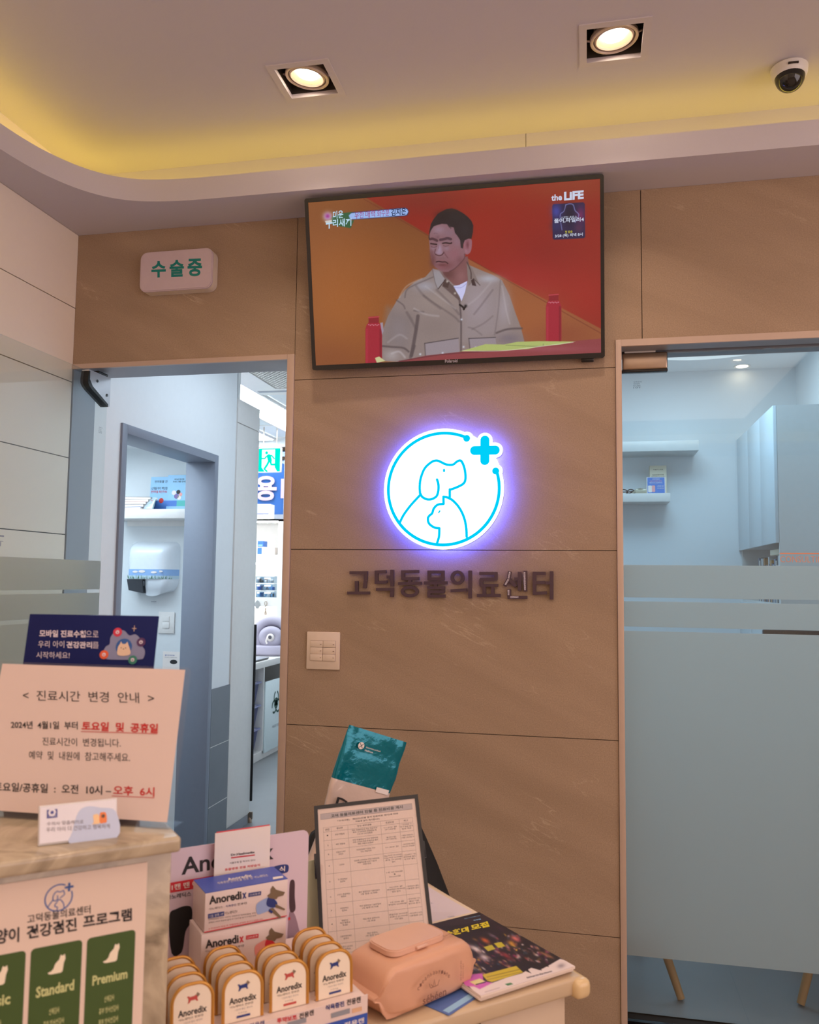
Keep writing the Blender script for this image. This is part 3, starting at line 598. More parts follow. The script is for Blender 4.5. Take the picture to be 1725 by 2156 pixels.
b = B(); b.loft([[(-.118, -.085, .03), (-.02, -.095, .03), (-.02, 0, .03), (-.118, 0, .03)], [(-.108, -.080, -.03), (-.02, -.085, -.045), (-.02, 0, -.045), (-.108, 0, -.03)]], 0, smooth=False); b.lathe([(0, -.093), (.014, -.093), (.014, -.09)], 1, 16, T=Matrix.Rotation(0, 4, 'X')); out('outlet', b, [PM('smoke_plastic', (52, 54, 60), .3), GREYM], r)
b = B(); b.box(-.012, -.004, -.104, -.09, -.006, .022, 0, .003); out('latch', b, PM('smoke_plastic', (52, 54, 60), .3), r)
# switch and note on the washroom wall
x0, x1, z0, z1 = fr_rect(333, 1286, 368, 1336, 1.449)
r = thing('washroom_switch', 'small white light switch on the washroom wall below the dispenser', 'light switch', Vector(((x0+x1)/2, 1.449, (z0+z1)/2)))
b = B(); b.box(-.045, .05, -.008, 0, -.058, .058, 0, .003); out('plate', b, WPLA, r)
b = B(); b.box(-.018, .022, -.012, -.008, -.03, .002, 0, .001); b.box(-.018, .022, -.011, -.008, .006, .035, 0, .001); out('rocker', b, WPLA, r)
x0, x1, z0, z1 = fr_rect(343, 1376, 380, 1412, 1.448)
r = thing('wall_notice', 'small white notice taped on the washroom wall under the switch', 'notice', Vector(((x0+x1)/2, 1.448, z0-.05)) , None)
b = B(FR((0, 0, 0), (1, 0, 0), (0, 0, 1))); w = .052; b.box(-w, w, 0, .15, -.001, .0005, 0); b.text('불이 안 켜지나요?', -w+.012, w-.035, .127, .133, .001, 1, .02); b.text('반대쪽에서 스위치를 켜 주세요', -w+.012, w-.02, .117, .121, .001, 2); b.disc(.012, .095, .022, .001, 2, ry=.012); out('sheet', b, [PAPER, BLUEI, INK], r)
# ------------------------------------------------------------------ treatment room
YW = 4.6
x0, x1, z0, z1 = fr_rect(520, 985, 640, 1082, YW)
b = B(); b.box(-3.5, -2.2, 4.63, 4.64, 1.93, 2.62, 0); b.box(-3.5, -2.2, 4.645, 4.65, 1.93, 2.62, 1)
b.box(-3.5, -2.2, 4.60, 4.63, 1.93, 1.985, 2); b.box(-3.5, -2.2, 4.60, 4.63, 2.50, 2.53, 3); b.box(-3.5, -2.2, 4.60, 4.63, 2.585, 2.62, 3); b.box(-2.86, -2.845, 4.60, 4.63, 1.98, 2.5, 2)
struct('window_1', b, [GLASS('window_glass', (.8, .9, 1)), PM('blue_room_beyond', (64, 106, 156), .6), GREYM, DARK])
F = FR((0, 4.625, 0), (1, 0, 0), (0, 0, 1))
b = B(F); LET = PM('pale_pink_film', (178, 150, 162), .6)
a = at(544, 1008, F); c = at(581, 1054, F)
v, f_, ax, bx, ay, by = text_mesh('용', .03, 4)
xl = a.x-.05; sc = (a.y-c.y)*1.12/(by-ay)
b.add([(xl+.02+(bx-p.x)*sc, c.y+(p.y-ay)*sc, .001) for p in v], [q[::-1] for q in f_], 0)
a2 = at(592, 1008, F); c2 = at(602, 1049, F)
b.box(a2.x, a2.x+.045, c2.y, a2.y, .0005, .0012, 0); v, f_, ax, bx, ay, by = text_mesh('ㅁ', .03, 4)
b.add([(a2.x+.10+(bx-p.x)*sc, c2.y+.06+(p.y-ay)*sc, .001) for p in v], [q[::-1] for q in f_], 0)
tag(out('window_lettering', b, LET), 'large pale pink mirrored Korean letters stuck on the far window', 'window lettering')
# exit sign
x0, x1, z0, z1 = fr_rect(544, 943, 590, 994, 4.0)
r = thing('exit_sign', 'green and white running-man exit sign hanging over the treatment room', 'exit sign', Vector(((x0+x1)/2, 4.0, (z0+z1)/2)))
s = (z1-z0)/2; q = s
b = B(FR((0, 0, 0), (1, 0, 0), (0, 0, 1))); b.box(-q, q, -q, q, -.03, 0, 0, .003); out('light_box', b, WPLA, r)
GRN = EM('exit_green', (0.0, .82, .62, 1), 1.15); WHT = EM('exit_white', (.9, 1, 1, 1), 1.3)
b = B(FR((0, 0, 0), (1, 0, 0), (0, 0, 1)) @ Matrix.Scale(q, 4))
b.flat([(-.94, -.94), (.94, -.94), (.94, .94), (-.94, .94)], .012, 0)
b.flat([(-.62, .84), (-.62, -.6), (-.35, -.94), (.5, -.94), (.5, .84)], .018, 1); b.flat([(.5, -.94), (.7, -.94), (.5, -.6)], .018, 1)
b.disc(-.22, .58, .12, .024, 0)
for pts, w in (([(-.62, .12), (-.38, .12), (-.16, .34), (.16, .34)], .06), ([(-.1, .36), (.22, .34), (.44, .1)], .055), ([(-.02, .3), (.08, -.05)], .17), ([(.02, -.05), (-.15, -.4), (-.36, -.7)], .085), ([(.1, -.05), (.2, -.38), (.55, -.38)], .085), ([(-.38, -.75), (-.16, -.92)], .06)): b.stroke(pts, w, .024+w*.02, 0)
out('pictogram', b, [GRN, WHT], r)
for sx in (-.06, .06): b = B(); b.tube([(sx, .015, q), (sx, .015, 2.70-(z0+z1)/2)], .004); out('hanger', b, STEEL, r)
# wall shelving with lit openings, front at y=4.0
YS = 4.15
x0, x1, z0, z1 = fr_rect(538, 1093, 600, 1400, YS)
XS0 = -3.25; XS1 = -2.52
r = thing('display_shelving', 'white shelving unit with lit openings at the back of the treatment room', 'shelving', Vector((0, YS, 0)))
def zz(py, px=560): return hy(px, py, YS).z
oL = -3.2; oR = hy(584, 1200, YS).x
tops = [(1096, 1168), (1184, 1258), (1277, 1345)]
ops = [(oL, oR, zz(p1), zz(p0)) for p0, p1 in tops]
b = B(FX); outer = [(XS0, .74), (-2.4, .74), (-2.4, zz(1093)), (XS0, zz(1093))]
b.slab([outer]+[[(a, c), (bb, c), (bb, d), (a, d)] for a, bb, c, d in ops], 0, .02, 0)
b.box(oR+.06, oR+.063, .8, zz(1100), -.001, 0, 1)
b.prism(outer, .34, .36, 0)
for a, bb, c, d in ops: b.box(XS0, -2.4, c-.02, c, .02, .34, 0)
b.box(XS0, XS0+.02, .74, zz(1093), .02, .34, 0); b.box(-2.42, -2.4, .74, zz(1093), .02, .34, 0); b.box(XS0, -2.4, zz(1093)-.02, zz(1093), .0, .36, 0)
out('carcass', b, [WPLA, GREYM], r)
for a, bb, c, d in ops: b = B(); b.box(a+.002, bb-.002, .05, .07, d-.012, d-.006, 0); out('shelf_light', b, EM('shelf_led', (.95, 1, 1, 1), 40), r)
# things on the shelving
def ybox(px0, py0, px1, py1, y, dep, label, name, cate, mats, prints=(), grp=None, zfix=None, lid=False):
    x0, x1, z0, z1 = fr_rect(px0, py0, px1, py1, y)
    if zfix is not None: z1 = zfix+(z1-z0); z0 = zfix
    r = thing(name, label, cate, Vector(((x0+x1)/2, y+dep/2, z0+.0005)), grp)
    w = (x1-x0)/2; h = z1-z0
    b = B(); b.box(-w, w, -dep/2, dep/2, 0, h, 0, .0015); out('box_body', b, mats[0], r)
    if prints:
        b = B(FR((0, -dep/2, 0), (1, 0, 0), (0, 0, 1)))
        for (a, c, d, e, k, t) in prints:
            if t: b.text(t, -w+2*w*a, -w+2*w*c, h*d, h*e, .0015, k, .01)
            else: b.flat([(-w+2*w*a, h*d), (-w+2*w*c, h*d), (-w+2*w*c, h*e), (-w+2*w*a, h*e)], .001, k)
        out('print', b, mats, r)
    return r
PB = PM('pale_blue_card', (190, 214, 240), .5); ZT = zz(1093)
ybox(541, 1060, 553, 1092, YS+.03, .1, 'pale blue and white box on top of the shelving, left of two', 'medicine_box', 'box', [PAPER, PB, BLUEI], [(.05, .95, .42, .97, 1, ''), (0, 1, .34, .38, 2, '')], zfix=ZT)
ybox(554, 1060, 569, 1092, YS+.03, .1, 'pale blue and white box on top of the shelving, right of two', 'medicine_box', 'box', [PAPER, PB, BLUEI], [(.05, .8, .42, .97, 1, ''), (0, .8, .34, .38, 2, '')], zfix=ZT)
z1s, z2s, z3s = ops[0][2], ops[1][2], ops[2][2]
ybox(541, 1150, 556, 1167, YS+.06, .12, 'small blue-printed carton on the top lit shelf', 'medicine_box', 'box', [PAPER, MB_], [(.1, .7, .1, .9, 1, '')], zfix=z1s)
ybox(558, 1151, 578, 1167, YS+.06, .12, 'white carton on the top lit shelf, right of the blue one', 'medicine_box', 'box', [PAPER, GREYM], [(.2, .8, .45, .5, 1, ''), (.3, .7, .3, .34, 1, '')], zfix=z1s)
hb = hy(550, 1150, YS+.06).z-hy(550, 1167, YS+.06).z
ybox(543, 1137, 554, 1149, YS+.06, .1, 'bright blue carton stacked on the blue-printed carton', 'medicine_box', 'box', [MB_, LB], [(.1, .9, .1, .4, 1, '')], zfix=z1s+hb+.001)
CLR = GLASS('clear_plastic', (.80, .87, .92), 1.45)
def bin_(px0, py0, px1, py1, y, dep, label, fill, zf):
    x0, x1, z0, z1 = fr_rect(px0, py0, px1, py1, y); w = (x1-x0)/2; h = z1-z0
    r = thing('storage_bin', label, 'storage bin', Vector(((x0+x1)/2, y+dep/2, zf+.0005)), 'clear storage bins on the middle shelf'); t = .0025
    b = B(); b.box(-w, w, -dep/2, -dep/2+t, 0, h, 0); b.box(-w, w, dep/2-t, dep/2, 0, h, 0); b.box(-w, -w+t, -dep/2, dep/2, 0, h, 0); b.box(w-t, w, -dep/2, dep/2, 0, h, 0); b.box(-w, w, -dep/2, dep/2, 0, t, 0)
    out('tub', b, CLR, r)
    b = B(); b.box(-w-.001, w+.001, -dep/2-.003, -dep/2+.003, h-.005, h, 0); b.box(-w*.5, w*.5, -dep/2-.003, -dep/2, h*.55, h*.8, 1); out('rim', b, [WPLA, PAPER], r)
    b = B(); rd = random.Random(int(px0*7+py0))
    for k in range(9):
        a, c = rd.uniform(-w*.7, w*.7), rd.uniform(-dep*.3, dep*.3); s = rd.uniform(.010, .016); b.box(a-s*.6, a+s*.6, c-s*.6, c+s*.6, .004, .004+h*rd.uniform(.3, .7), k % len(fill), .002, T=RZ(rd.uniform(-.05, .05)))
    tag(out('contents', b, fill, r), kind='stuff')
hs_ = [(1211, 1226), (1227, 1242), (1243, 1257)]
nb = ['top', 'middle', 'bottom']; zz3 = [z2s]
for k, (p0, p1) in enumerate(hs_[::-1]): zz3.append(zz3[-1]+(hy(560, p0, YS+.05).z-hy(560, p1, YS+.05).z)+.002)
for k, (p0, p1) in enumerate(hs_):
    zf = zz3[2-k]
    bin_(539, p0, 549, p1, YS+.05, .12, 'clear storage bin on the middle shelf, %s of the left column' % nb[k], [[GREYM, DARK], [BLUEI, MB_], [LB, MB_]][k], zf)
    bin_(550, p0, 577, p1, YS+.05, .12, 'wide clear storage bin on the middle shelf, %s of the right column' % nb[k], [[GREYM, PAPER, BRN], [MB_, GREYM, LB], [PAPER, BRN, LB]][k], zf)
r = thing('hand_mirror', 'grey teardrop-shaped tool hanging on the shelving rail', 'tool', hy(543.5, 1273, YS)+Vector((0, -.012, 0)))
b = B(FR((0, 0, 0), (1, 0, 0), (0, 0, 1))); b.prism(cat([(0, .038), (.026, .006), (.020, -.022), (0, -.034), (-.02, -.022), (-.026, .006)], 4), -.004, .004, 0, smooth=True); b.box(-.003, .003, .03, .034, -.012, 0, 0); out('blade', b, PM('tool_grey', (150, 152, 152), .5), r)
r = thing('scissors', 'steel scissors hanging handle-up on the shelving, right of the grey tool', 'scissors', hy(561, 1270, YS)+Vector((0, -.012, 0)))
b = B(FR((0, 0, 0), (1, 0, 0), (0, 0, 1)))
b.tube([(.012*math.cos(a*PI/8), .0+.018*math.sin(a*PI/8), 0) for a in range(16)], .0028, 0, 6, True); b.tube([(0, -.016, 0), (.0, -.06, 0), (-.003, -.095, 0)], [.003, .004, .0015], 0, 6); b.tube([(0, -.016, .004), (0, -.06, .004), (.006, -.10, .004)], [.003, .004, .0015], 0, 6)
b.tube([(.010*math.cos(a*PI/8), -.085+.016*math.sin(a*PI/8), 0) for a in range(16)], .0024, 0, 6, True); b.box(-.002, .002, .014, .018, -.012, 0, 0); out('blades', b, STEEL, r)
# counter along the left of the treatment room
r = thing('treatment_counter', 'white counter with open bays and lower cabinet in the treatment room', 'counter', Vector((-2.53, 3.3, 0)))
b = B(); b.box(-.75, 0, -.9, .84, .705, .755, 0, .003); out('worktop', b, WPLA, r)
b = B()
for y in (-.86, -.20+.0, .122, .80): b.box(-.7, -.012, y-.009, y+.009, .05, .705, 0)
b.box(-.7, -.69, -.86, .8, 0, .705, 0); b.box(-.7, -.012, -.86, .8, .05, .07, 0); b.box(-.7, -.03, -.86, .8, 0, .05, 0); out('carcass', b, WPLA, r)
b = B(); b.box(-.014, .0, .135, .795, .05, .59, 0, .003); FB = FR((0.0005, .36, .40), (0, 1, 0), (0, 0, 1)); 
out('bin_door', b, PM('bin_white', (214, 226, 228), .3), r)
b = B(FB @ Matrix.Scale(.075, 4)); 
for k in range(3):
    T = Matrix.Rotation(2*PI*k/3, 4, 'Z')
    b.stroke([(.62*math.cos(math.radians(a)), .62+.0+.62*math.sin(math.radians(a))) for a in range(-240, 61, 12)], .11, .01, 0, T=T); b.stroke([(0, 0), (0, .35)], .16, .01, 0, T=T)
b.stroke([(.52*math.cos(a*PI/20), .52*math.sin(a*PI/20)) for a in range(40)], .06, .012, 0, True)
out('biohazard_mark', b, PM('dark_green_ink', (24, 74, 64), .6), r)
b = B(FB); b.text('의료폐기물', -.07, .07, -.19, -.165, .001, 0, 0); out('small_lettering', b, GREYM, r)
VPL = GLASS('violet_plastic', (.58, .60, .82), 1.4)
for k in range(3):
    z = .09+k*.175
    r = thing('drawer_box', 'clear violet stacking drawer box, %s of three under the counter' % ['bottom', 'middle', 'top'][k], 'storage box', Vector((-2.72, 3.25, z)), 'clear violet boxes under the treatment counter')
    b = B(); b.loft([[(-.14, -.12, 0), (.13, -.12, 0), (.13, .12, 0), (-.14, .12, 0)], [(-.14, -.13, .15), (.155, -.13, .15), (.155, .13, .15), (-.14, .13, .15)]], 0, smooth=False); out('tub', b, VPL, r)
    b = B(); b.box(.10, .175, -.135, .135, .148, .16, 0, .003); b.box(.12, .165, -.06, .06, .16, .162, 1); out('lid', b, [PM('violet_lid', (130, 132, 176), .35), PAPER], r)
    b = B(); b.box(-.1, .09, -.09, .06, .01, .09, 0, .01); b.box(-.02, .1, -.03, .09, .01, .12, 1, .01); out('contents', b, [PAPER, PM('pale_violet', (176, 176, 206), .6)], r)
# things on the counter: laptop-like tray, round cat bed, acrylic organiser
ZC = .7555
r = thing('laptop', 'closed silver laptop near the edge of the treatment counter', 'laptop', TL(-2.68, 3.36, ZC) @ RZ(.0))
b = B(); b.box(-.13, .13, -.17, .17, .004, .012, 0, .002); out('base', b, PM('laptop_dark', (60, 62, 66), .4), r); b = B(); b.box(-.132, .132, -.172, .172, .0125, .018, 0, .002); out('lid', b, PM('laptop_grey', (170, 172, 180), .35, .4), r)
r = thing('pet_bed', 'grey padded round pet bed on the treatment counter', 'pet bed', TL(-2.66, 3.86, ZC) @ RZ(.25))
PBF = PM('grey_velour', (176, 168, 184), .9, bump=.3, scale=120); FBd = FR((0, 0, .17), (1, 0, 0), (0, 0, 1))
b = B(); b.loft([[(.19*math.cos(2*PI*k/28)*q, .11*math.sin(2*PI*k/28)*q, z) for k in range(28)] for q, z in ((.8, 0), (1, .02), (1.02, .05), (.95, .075), (.7, .085))], 0); out('base_cushion', b, PBF, r)
b = B(FBd); b.tube([(.125*math.cos(2*PI*k/36), .115*math.sin(2*PI*k/36), -.02) for k in range(36)], .042, 0, 14, True); b.tube([(.06*math.cos(2*PI*k/30), -.02+.05*math.sin(2*PI*k/30), .03) for k in range(30)], .042, 0, 14, True); out('padded_ring', b, PBF, r)
b = B(FBd); b.disc(.0, 0, .10, -.03, 0); out('back_cushion', b, PBF, r)
r = thing('plush_toy', 'white and grey plush toy curled in the pet bed', 'plush toy', TL(-2.645, 3.80, ZC+.15))
b = B(FR((0, 0, 0), (1, 0, 0), (0, 0, 1))); b.lathe([(.034*math.sin(a*PI/10), .026*math.cos(a*PI/10)) for a in range(11)], 0, 20); b.tube([(-.02, .0, .02), (-.03, -.03, .02), (-.02, -.05, .02)], .008); out('body', b, PAPER, r)
b = B(FR((0, 0, 0), (1, 0, 0), (0, 0, 1))); b.lathe([(.016*math.sin(a*PI/8), .028+.006*math.cos(a*PI/8)) for a in range(5)], 0, 14, T=TL(.006, .004, 0)); out('patch', b, PM('plush_grey', (92, 88, 96), .9), r)
def wbox(x, y, z, w, d, h, label, name, cate, m, rot=0, m2=None):
    r = thing(name, label, cate, TL(x, y, z) @ RZ(rot)); b = B(); b.box(-w/2, w/2, -d/2, d/2, 0, h, 0, .002); out('body', b, m, r)
    if m2: b = B(); b.box(-w*.42, w*.42, -d/2-.001, -d/2, h*.2, h*.8, 0); out('label_sheet', b, m2, r)
    return r
wbox(-2.885, 3.80, ZC, .10, .10, .10, 'grey acrylic organiser box beside the pet bed', 'organiser_box', 'box', CLR, 0, GREYM)
wbox(-2.885, 3.80, ZC+.101, .11, .09, .02, 'small white tray on top of the organiser box', 'tray', 'tray', WPLA)
wbox(-2.90, 3.79, ZC+.1215, .03, .02, .03, 'tiny red and white packet on the white tray', 'packet', 'packet', PM('red_card', (206, 60, 72), .5), .4)
r = thing('tape_dispenser', 'small dark bottle standing left of the organiser box', 'bottle', TL(-2.96, 3.80, ZC)); b = B(); b.lathe([(0, 0), (.02, 0), (.02, .06), (.008, .075), (.008, .09), (0, .09)], 0, 20); out('body', b, PM('amber', (70, 60, 60), .3), r)
r = thing('cable', 'white curled cable hanging in front of the organiser box', 'cable', TL(-2.86, 3.70, ZC)); b = B(); b.tube(cat([(-.05, .03, .16), (.0, -.01, .14), (.02, -.02, .08), (.0, -.01, .02), (-.04, 0, .006), (-.08, .0, .006)], 6, False), .004); out('cord', b, WPLA, r)
# ================================================================== RIGHT DOORWAY: consulting room
RY = 3.0; RZc = 2.80
b = B(); b.box(-.65, 1.3, RY, RY+.1, 0, 3.0, 0); struct('wall_consulting_back', b, WHITEW)
b = B(); b.box(1.24, 1.34, WT, RY, 0, 3.0, 0); struct('wall_consulting_right', b, WHITEW)
b = B(); b.box(-.645, 1.3, WT+.001, RY, 0, .001, 0); struct('floor_consulting', b, GFLOOR)
b = B(); circ = [(.60+.56*math.cos(2*PI*k/64), 2.15+.56*math.sin(2*PI*k/64)) for k in range(64)]
b.slab([[(-.65, WT), (1.3, WT), (1.3, RY), (-.65, RY)], circ], RZc, RZc+.06, 0); b.box(-.65, 1.3, WT, RY, RZc+.16, RZc+.18, 0)
struct('ceiling_consulting', b, WHITEW)
r = thing('cove_light', 'glowing round cove light recess in the consulting room ceiling', 'ceiling light', Vector((.60, 2.15, RZc+.11)))
b = B(); b.lathe([(.0, 0), (.68, 0)], 0, 48); out('glow_panel', b, EM('cove_cool', (.80, .93, 1.0, 1), 1.6), r)
p = hz(1563, 771, RZc)
r = thing('round_downlight', 'small round warm downlight in the consulting room ceiling', 'ceiling light', Vector((p.x, p.y, RZc)))
b = B(); b.lathe([(.036, -.001), (.050, -.004), (.052, 0)], 0, 32); out('trim_ring', b, WPLA, r); b = B(); b.lathe([(.0, -.004), (.036, -.003)], 0, 32); out('bulb', b, EM('warm_bulb', (1, .86, .66, 1), 9), r)
def wshelf(px0, py0, px1, py1, y, label):
    x0, x1, z0, z1 = fr_rect(px0, py0, px1, py1, y); x0 = -.2
    r = thing('floating_shelf', label, 'shelf', Vector(((x0+x1)/2, (y+RY)/2, z0)), 'floating shelves of the consulting room')
    b = B(); b.box(-(x1-x0)/2, (x1-x0)/2, -(RY-y)/2, (RY-y)/2, 0, z1-z0, 0, .0015); out('board', b, WPLA, r); return z1
wshelf(1312, 930, 1472, 948, 2.74, 'long empty floating white shelf, upper of the two')
SZ2 = wshelf(1312, 1039, 1412, 1056, 2.78, 'shorter floating white shelf holding booklets, lower of the two')
SZ = SZ2
r, b, w, h = leaflet(1369, 979, 1405, 1040, 2.90, 'tall off-white booklet standing behind the blue card on the shelf', [], [('처방식 사료', .2, .8, .84, .88, 1), ('HANDBOOK', .15, .85, .66, .70, 1), ('MONTOOULTH', .1, .9, .58, .63, 1), ('건강수첩', .25, .75, .48, .53, 1)])
b.box(-w, w, 0, h, -.012, -.0025, 2); b.box(-w-.003, w-.003, 0, h*.98, -.018, -.0125, 0); out('sheet', b, [CRM, INK, GREYM], r)
r, b, w, h = leaflet(1362, 1004, 1402, 1040, 2.84, 'blue card with a white border in front on the lower floating shelf', [(.04, .96, .05, .97, 1)], [('건강검진', .3, .7, .84, .92, 2), ('최신 건강정보 문의', .2, .8, .72, .8, 3), ('체크하고 안심하세요', .15, .85, .62, .7, 2), ('스마트폰 상담', .55, .9, .42, .5, 2), ('카카오톡 문의', .55, .9, .3, .37, 2)])
b.flat([(-w*.85+x, h*.1+y) for x, y in rrect(0, w*.4, 0, h*.4, .005)], .0007, 2); b.flat([(-w*.45+x, h*.12+y) for x, y in rrect(0, w*.35, 0, h*.38, .005)], .0009, 3); out('sheet', b, [PAPER, MB_, PAPER, PNK], r)
r = thing('trinket', 'small silver-beige trinket box on the lower floating shelf', 'ornament', TL(hy(1349, 1040, 2.84).x, 2.87, SZ2))
b = B(); b.box(-.035, .04, -.03, .03, 0, .035, 0, .006); b.lathe([(0, .045), (.03, .035), (.034, .03)], 0, 18); b.tube([(-.05, -.02, .008), (-.035, -.03, .02), (-.03, -.01, .028)], .006); out('body', b, PM('trinket_beige', (186, 180, 160), .35, .4, bump=.6, scale=150), r)
r = thing('sunglasses', 'dark folded sunglasses lying at the left end of the lower shelf', 'glasses', TL(hy(1324, 1038, 2.84).x, 2.86, SZ2+.002))
b = B(); b.tube([(-.05, 0, .015)]+[(-.03+.022*math.cos(a*PI/6), 0, .016+.016*math.sin(a*PI/6)) for a in range(12, -1, -1)]+[(.015+.022*math.cos(a*PI/6), 0, .016+.016*math.sin(a*PI/6)) for a in range(6, 19)]+[(.04, .01, .02), (.0, .03, .006), (-.04, .03, .005)], .004); out('frame', b, BLACKP, r)
# tall cabinet with doors facing left, book niche below
CX0, CY0, CZ1, CB = .87, 1.90, 2.33, 1.608
r = thing('wall_cabinet', 'tall white cabinet with a book niche, right side of the consulting room', 'cabinet', Vector((CX0, CY0, 0)))
b = B(); D = RY-CY0-.002; w = 1.238-CX0
b.box(.018, w, 0, .018, 0, CZ1, 0); b.box(.018, w, D-.018, D, 0, CZ1, 0); b.box(w-.018, w, .018, D-.018, 0, CZ1, 0)
for z in (0.05, 1.27, CB, CZ1-.018): b.box(.018, w, .018, D-.018, z, z+.018, 0)
b.box(.018, w, D/2-.009, D/2+.009, .07, 1.27, 0); out('carcass', b, WPLA, r)
for k in range(3):
    a = D*k/3
    b = B(); b.box(0, .017, a+.0015, a+D/3-.0015, CB-.004, CZ1, 0, .001); out('door', b, PM('cabinet_door', (224, 230, 234), .3), r)
    b = B(); b.box(0, .017, a+.0015, a+D/3-.0015, .05, 1.275, 0, .001); out('door', b, _m['cabinet_door'], r)
bc = [(90, 110, 140), (196, 200, 200), (60, 60, 66), (214, 210, 198), (120, 130, 150), (170, 176, 180), (70, 84, 110), (190, 150, 100), (40, 40, 44), (206, 206, 206), (150, 110, 80), (80, 100, 130), (52, 48, 50), (176, 140, 104)]
rd = random.Random(5); y = CY0+.03; i = 0
names = ['slate blue', 'pale grey', 'charcoal', 'ivory', 'steel blue', 'silver grey', 'navy', 'tan', 'black', 'white', 'brown', 'teal grey', 'dark brown', 'ochre']
while y < CY0+.62 and i < 20:
    t = rd.uniform(.022, .038); h = rd.uniform(.20, .255)
    r = thing('book', '%s book spine in the cabinet niche, number %s from the near end' % (names[i % 14], ['one', 'two', 'three', 'four', 'five', 'six', 'seven', 'eight', 'nine', 'ten', 'eleven', 'twelve', 'thirteen', 'fourteen', 'fifteen', 'sixteen', 'seventeen', 'eighteen', 'nineteen', 'twenty'][i]), 'book', Vector((CX0+.03, y+t/2, 1.2885)), 'books standing in the cabinet niche')
    b = B(); b.box(0, .16, -t/2+.002, t/2-.002, .003, h-.003, 0); b.box(0, .165, -t/2, -t/2+.0018, 0, h, 1); b.box(0, .165, t/2-.0018, t/2, 0, h, 1); b.box(-.002, 0, -t/2, t/2, 0, h, 1); b.box(-.0026, -.002, -t/2+.004, t/2-.004, h*.55, h*.8, 0); out('cover', b, [PAPER, PM('book_%d' % (i % 14), bc[i % 14], .5)], r)
    y += t+.001; i += 1
r = thing('book', 'ivory book lying flat on top of the standing books', 'book', TL(CX0+.10, CY0+.18, 1.2885+.257) @ RZ(.05)); b = B(); b.box(-.07, .07, -.10, .10, 0, .03, 0, .002); out('cover', b, CRM, r)
# desk, monitor and chairs behind the frosted glass
r = thing('consulting_desk', 'white desk behind the frosted glass', 'desk', Vector((.60, 1.25, 0)))
b = B(); b.box(-.1, .60, -.35, .35, .72, .75, 0, .003); out('desktop', b, WPLA, r)
for x in (-.08, .55): b = B(); b.box(x, x+.03, -.33, .33, 0, .72, 0); out('side_panel', b, WPLA, r)
r = thing('monitor', 'black computer monitor seen through the clear slit in the frosted glass', 'monitor', Vector((.95, 1.35, .75)))
b = B(); b.box(-.26, .28, -.015, .015, .10, .43, 0, .006); out('screen', b, BLACKP, r); b = B(); b.box(-.02, .02, .0, .03, 0, .2, 0); b.box(-.1, .1, -.07, .08, 0, .01, 0, .003); out('stand', b, BLACKP, r)
WOOD = PM('beech_wood', (176, 136, 92), .5, var=.12, scale=18)
def chair(x, y, rot, label, shell, legs):
    r = thing('shell_chair', label, 'chair', TL(x, y, 0.001) @ RZ(rot), 'wooden-legged shell chairs')
    b = B(); secs = []
    for i in range(15):
        t = i/14
        if t < .5: yy, z = -.22+.4*t*2*.95, .44-.02*math.sin(t*2*PI); lift = .035
        else: s = (t-.5)*2; yy, z = .16+.07*s+.03*math.sin(s*PI/2), .44+.36*s; lift = 0
        hw = .22*(1-.25*abs(2*t-1)**4)
        secs.append([(hw*(-1+2*k/12), yy-(.05*abs(-1+2*k/12)**2.5 if t >= .5 else 0), z+(.05*abs(-1+2*k/12)**2.5 if t < .6 else 0)) for k in range(13)]+[(hw*(1-2*k/12), yy+.008-(.05*abs(1-2*k/12)**2.5 if t >= .5 else 0), z-.010+(.05*abs(1-2*k/12)**2.5 if t < .6 else 0)) for k in range(13)])
    b.loft(secs, 0); out('seat_shell', b, shell, r)
    for sx in (-1, 1):
        for sy_ in (-1, 1):
            b = B(); b.tube([(sx*.10, sy_*.10, .40), (sx*.215, sy_*.205, .006)], [.019, .013], 0, 10); out('leg', b, WOOD, r)
    b = B(); b.tube([(-.12, -.12, .34), (.12, .12, .34)], .005); b.tube([(.12, -.12, .34), (-.12, .12, .34)], .005); out('brace', b, MATB, r)
DSH = PM('dark_grey_shell', (58, 60, 60), .5)
chair(-.055, .41, .25, 'dark shell chair with beech legs behind the glass door, left edge', DSH, 0)
chair(.83, .49, -.15, 'dark shell chair with beech legs behind the glass door, right edge', DSH, 0)
# ------------------------------------------------------------------ glass doors
def brush(b, x0, x1, z0, z1, y0, y1, m=0): b.box(x0, x1, y0, y1, z0, z1, m, .004, 3)
r = thing('door_2', None, None, Vector((.022, .08, 0)), kind='structure')
b = B(); b.box(0, 1.015, -.005, .005, .008, 2.150, 0); out('glass_pane', b, GL, r)
b = B(); z_ = -.0062
for z0, z1 in ((.209, 1.229), (1.243, 1.325), (1.338, 1.444)): b.box(0, 1.015, -.0068, -.0060, z0, z1, 0)
out('frosted_film', b, FRO, r)
b = B(); b.box(.002, .148, -.016, .016, 2.094, 2.152, 0, .006, 3); b.box(.0, .148, -.012, .012, 2.086, 2.096, 1, .002); out('hinge_patch', b, [STEEL, BLACKP], r)
b = B(); b.box(.01, .11, -.010, .010, 2.152, 2.158, 0); b.lathe([(0, 2.150), (.008, 2.150), (.008, 2.17)], 1, 12, T=TL(.06, 0, 0)); out('pivot', b, [WPLA, BLACKP], r)
b = B(); b.box(0, 1.015, -.008, .008, .0, .010, 0); out('bottom_rail', b, BLACKP, r)
ORG = PM('orange_film', (224, 150, 110), .5)
b = B(FR((0, -.0075, 0), (1, 0, 0), (0, 0, 1))); b.box(.482, .76, 1.482, 1.4855, 0, .0004, 0); b.text('CONSULTING', .483, .483+.143, 1.4555, 1.4755, .0004, 0, -.004)
out('lettering', b, ORG, r)
b = B(FR((0, -.0055, 0), (1, 0, 0), (0, 0, 1)));
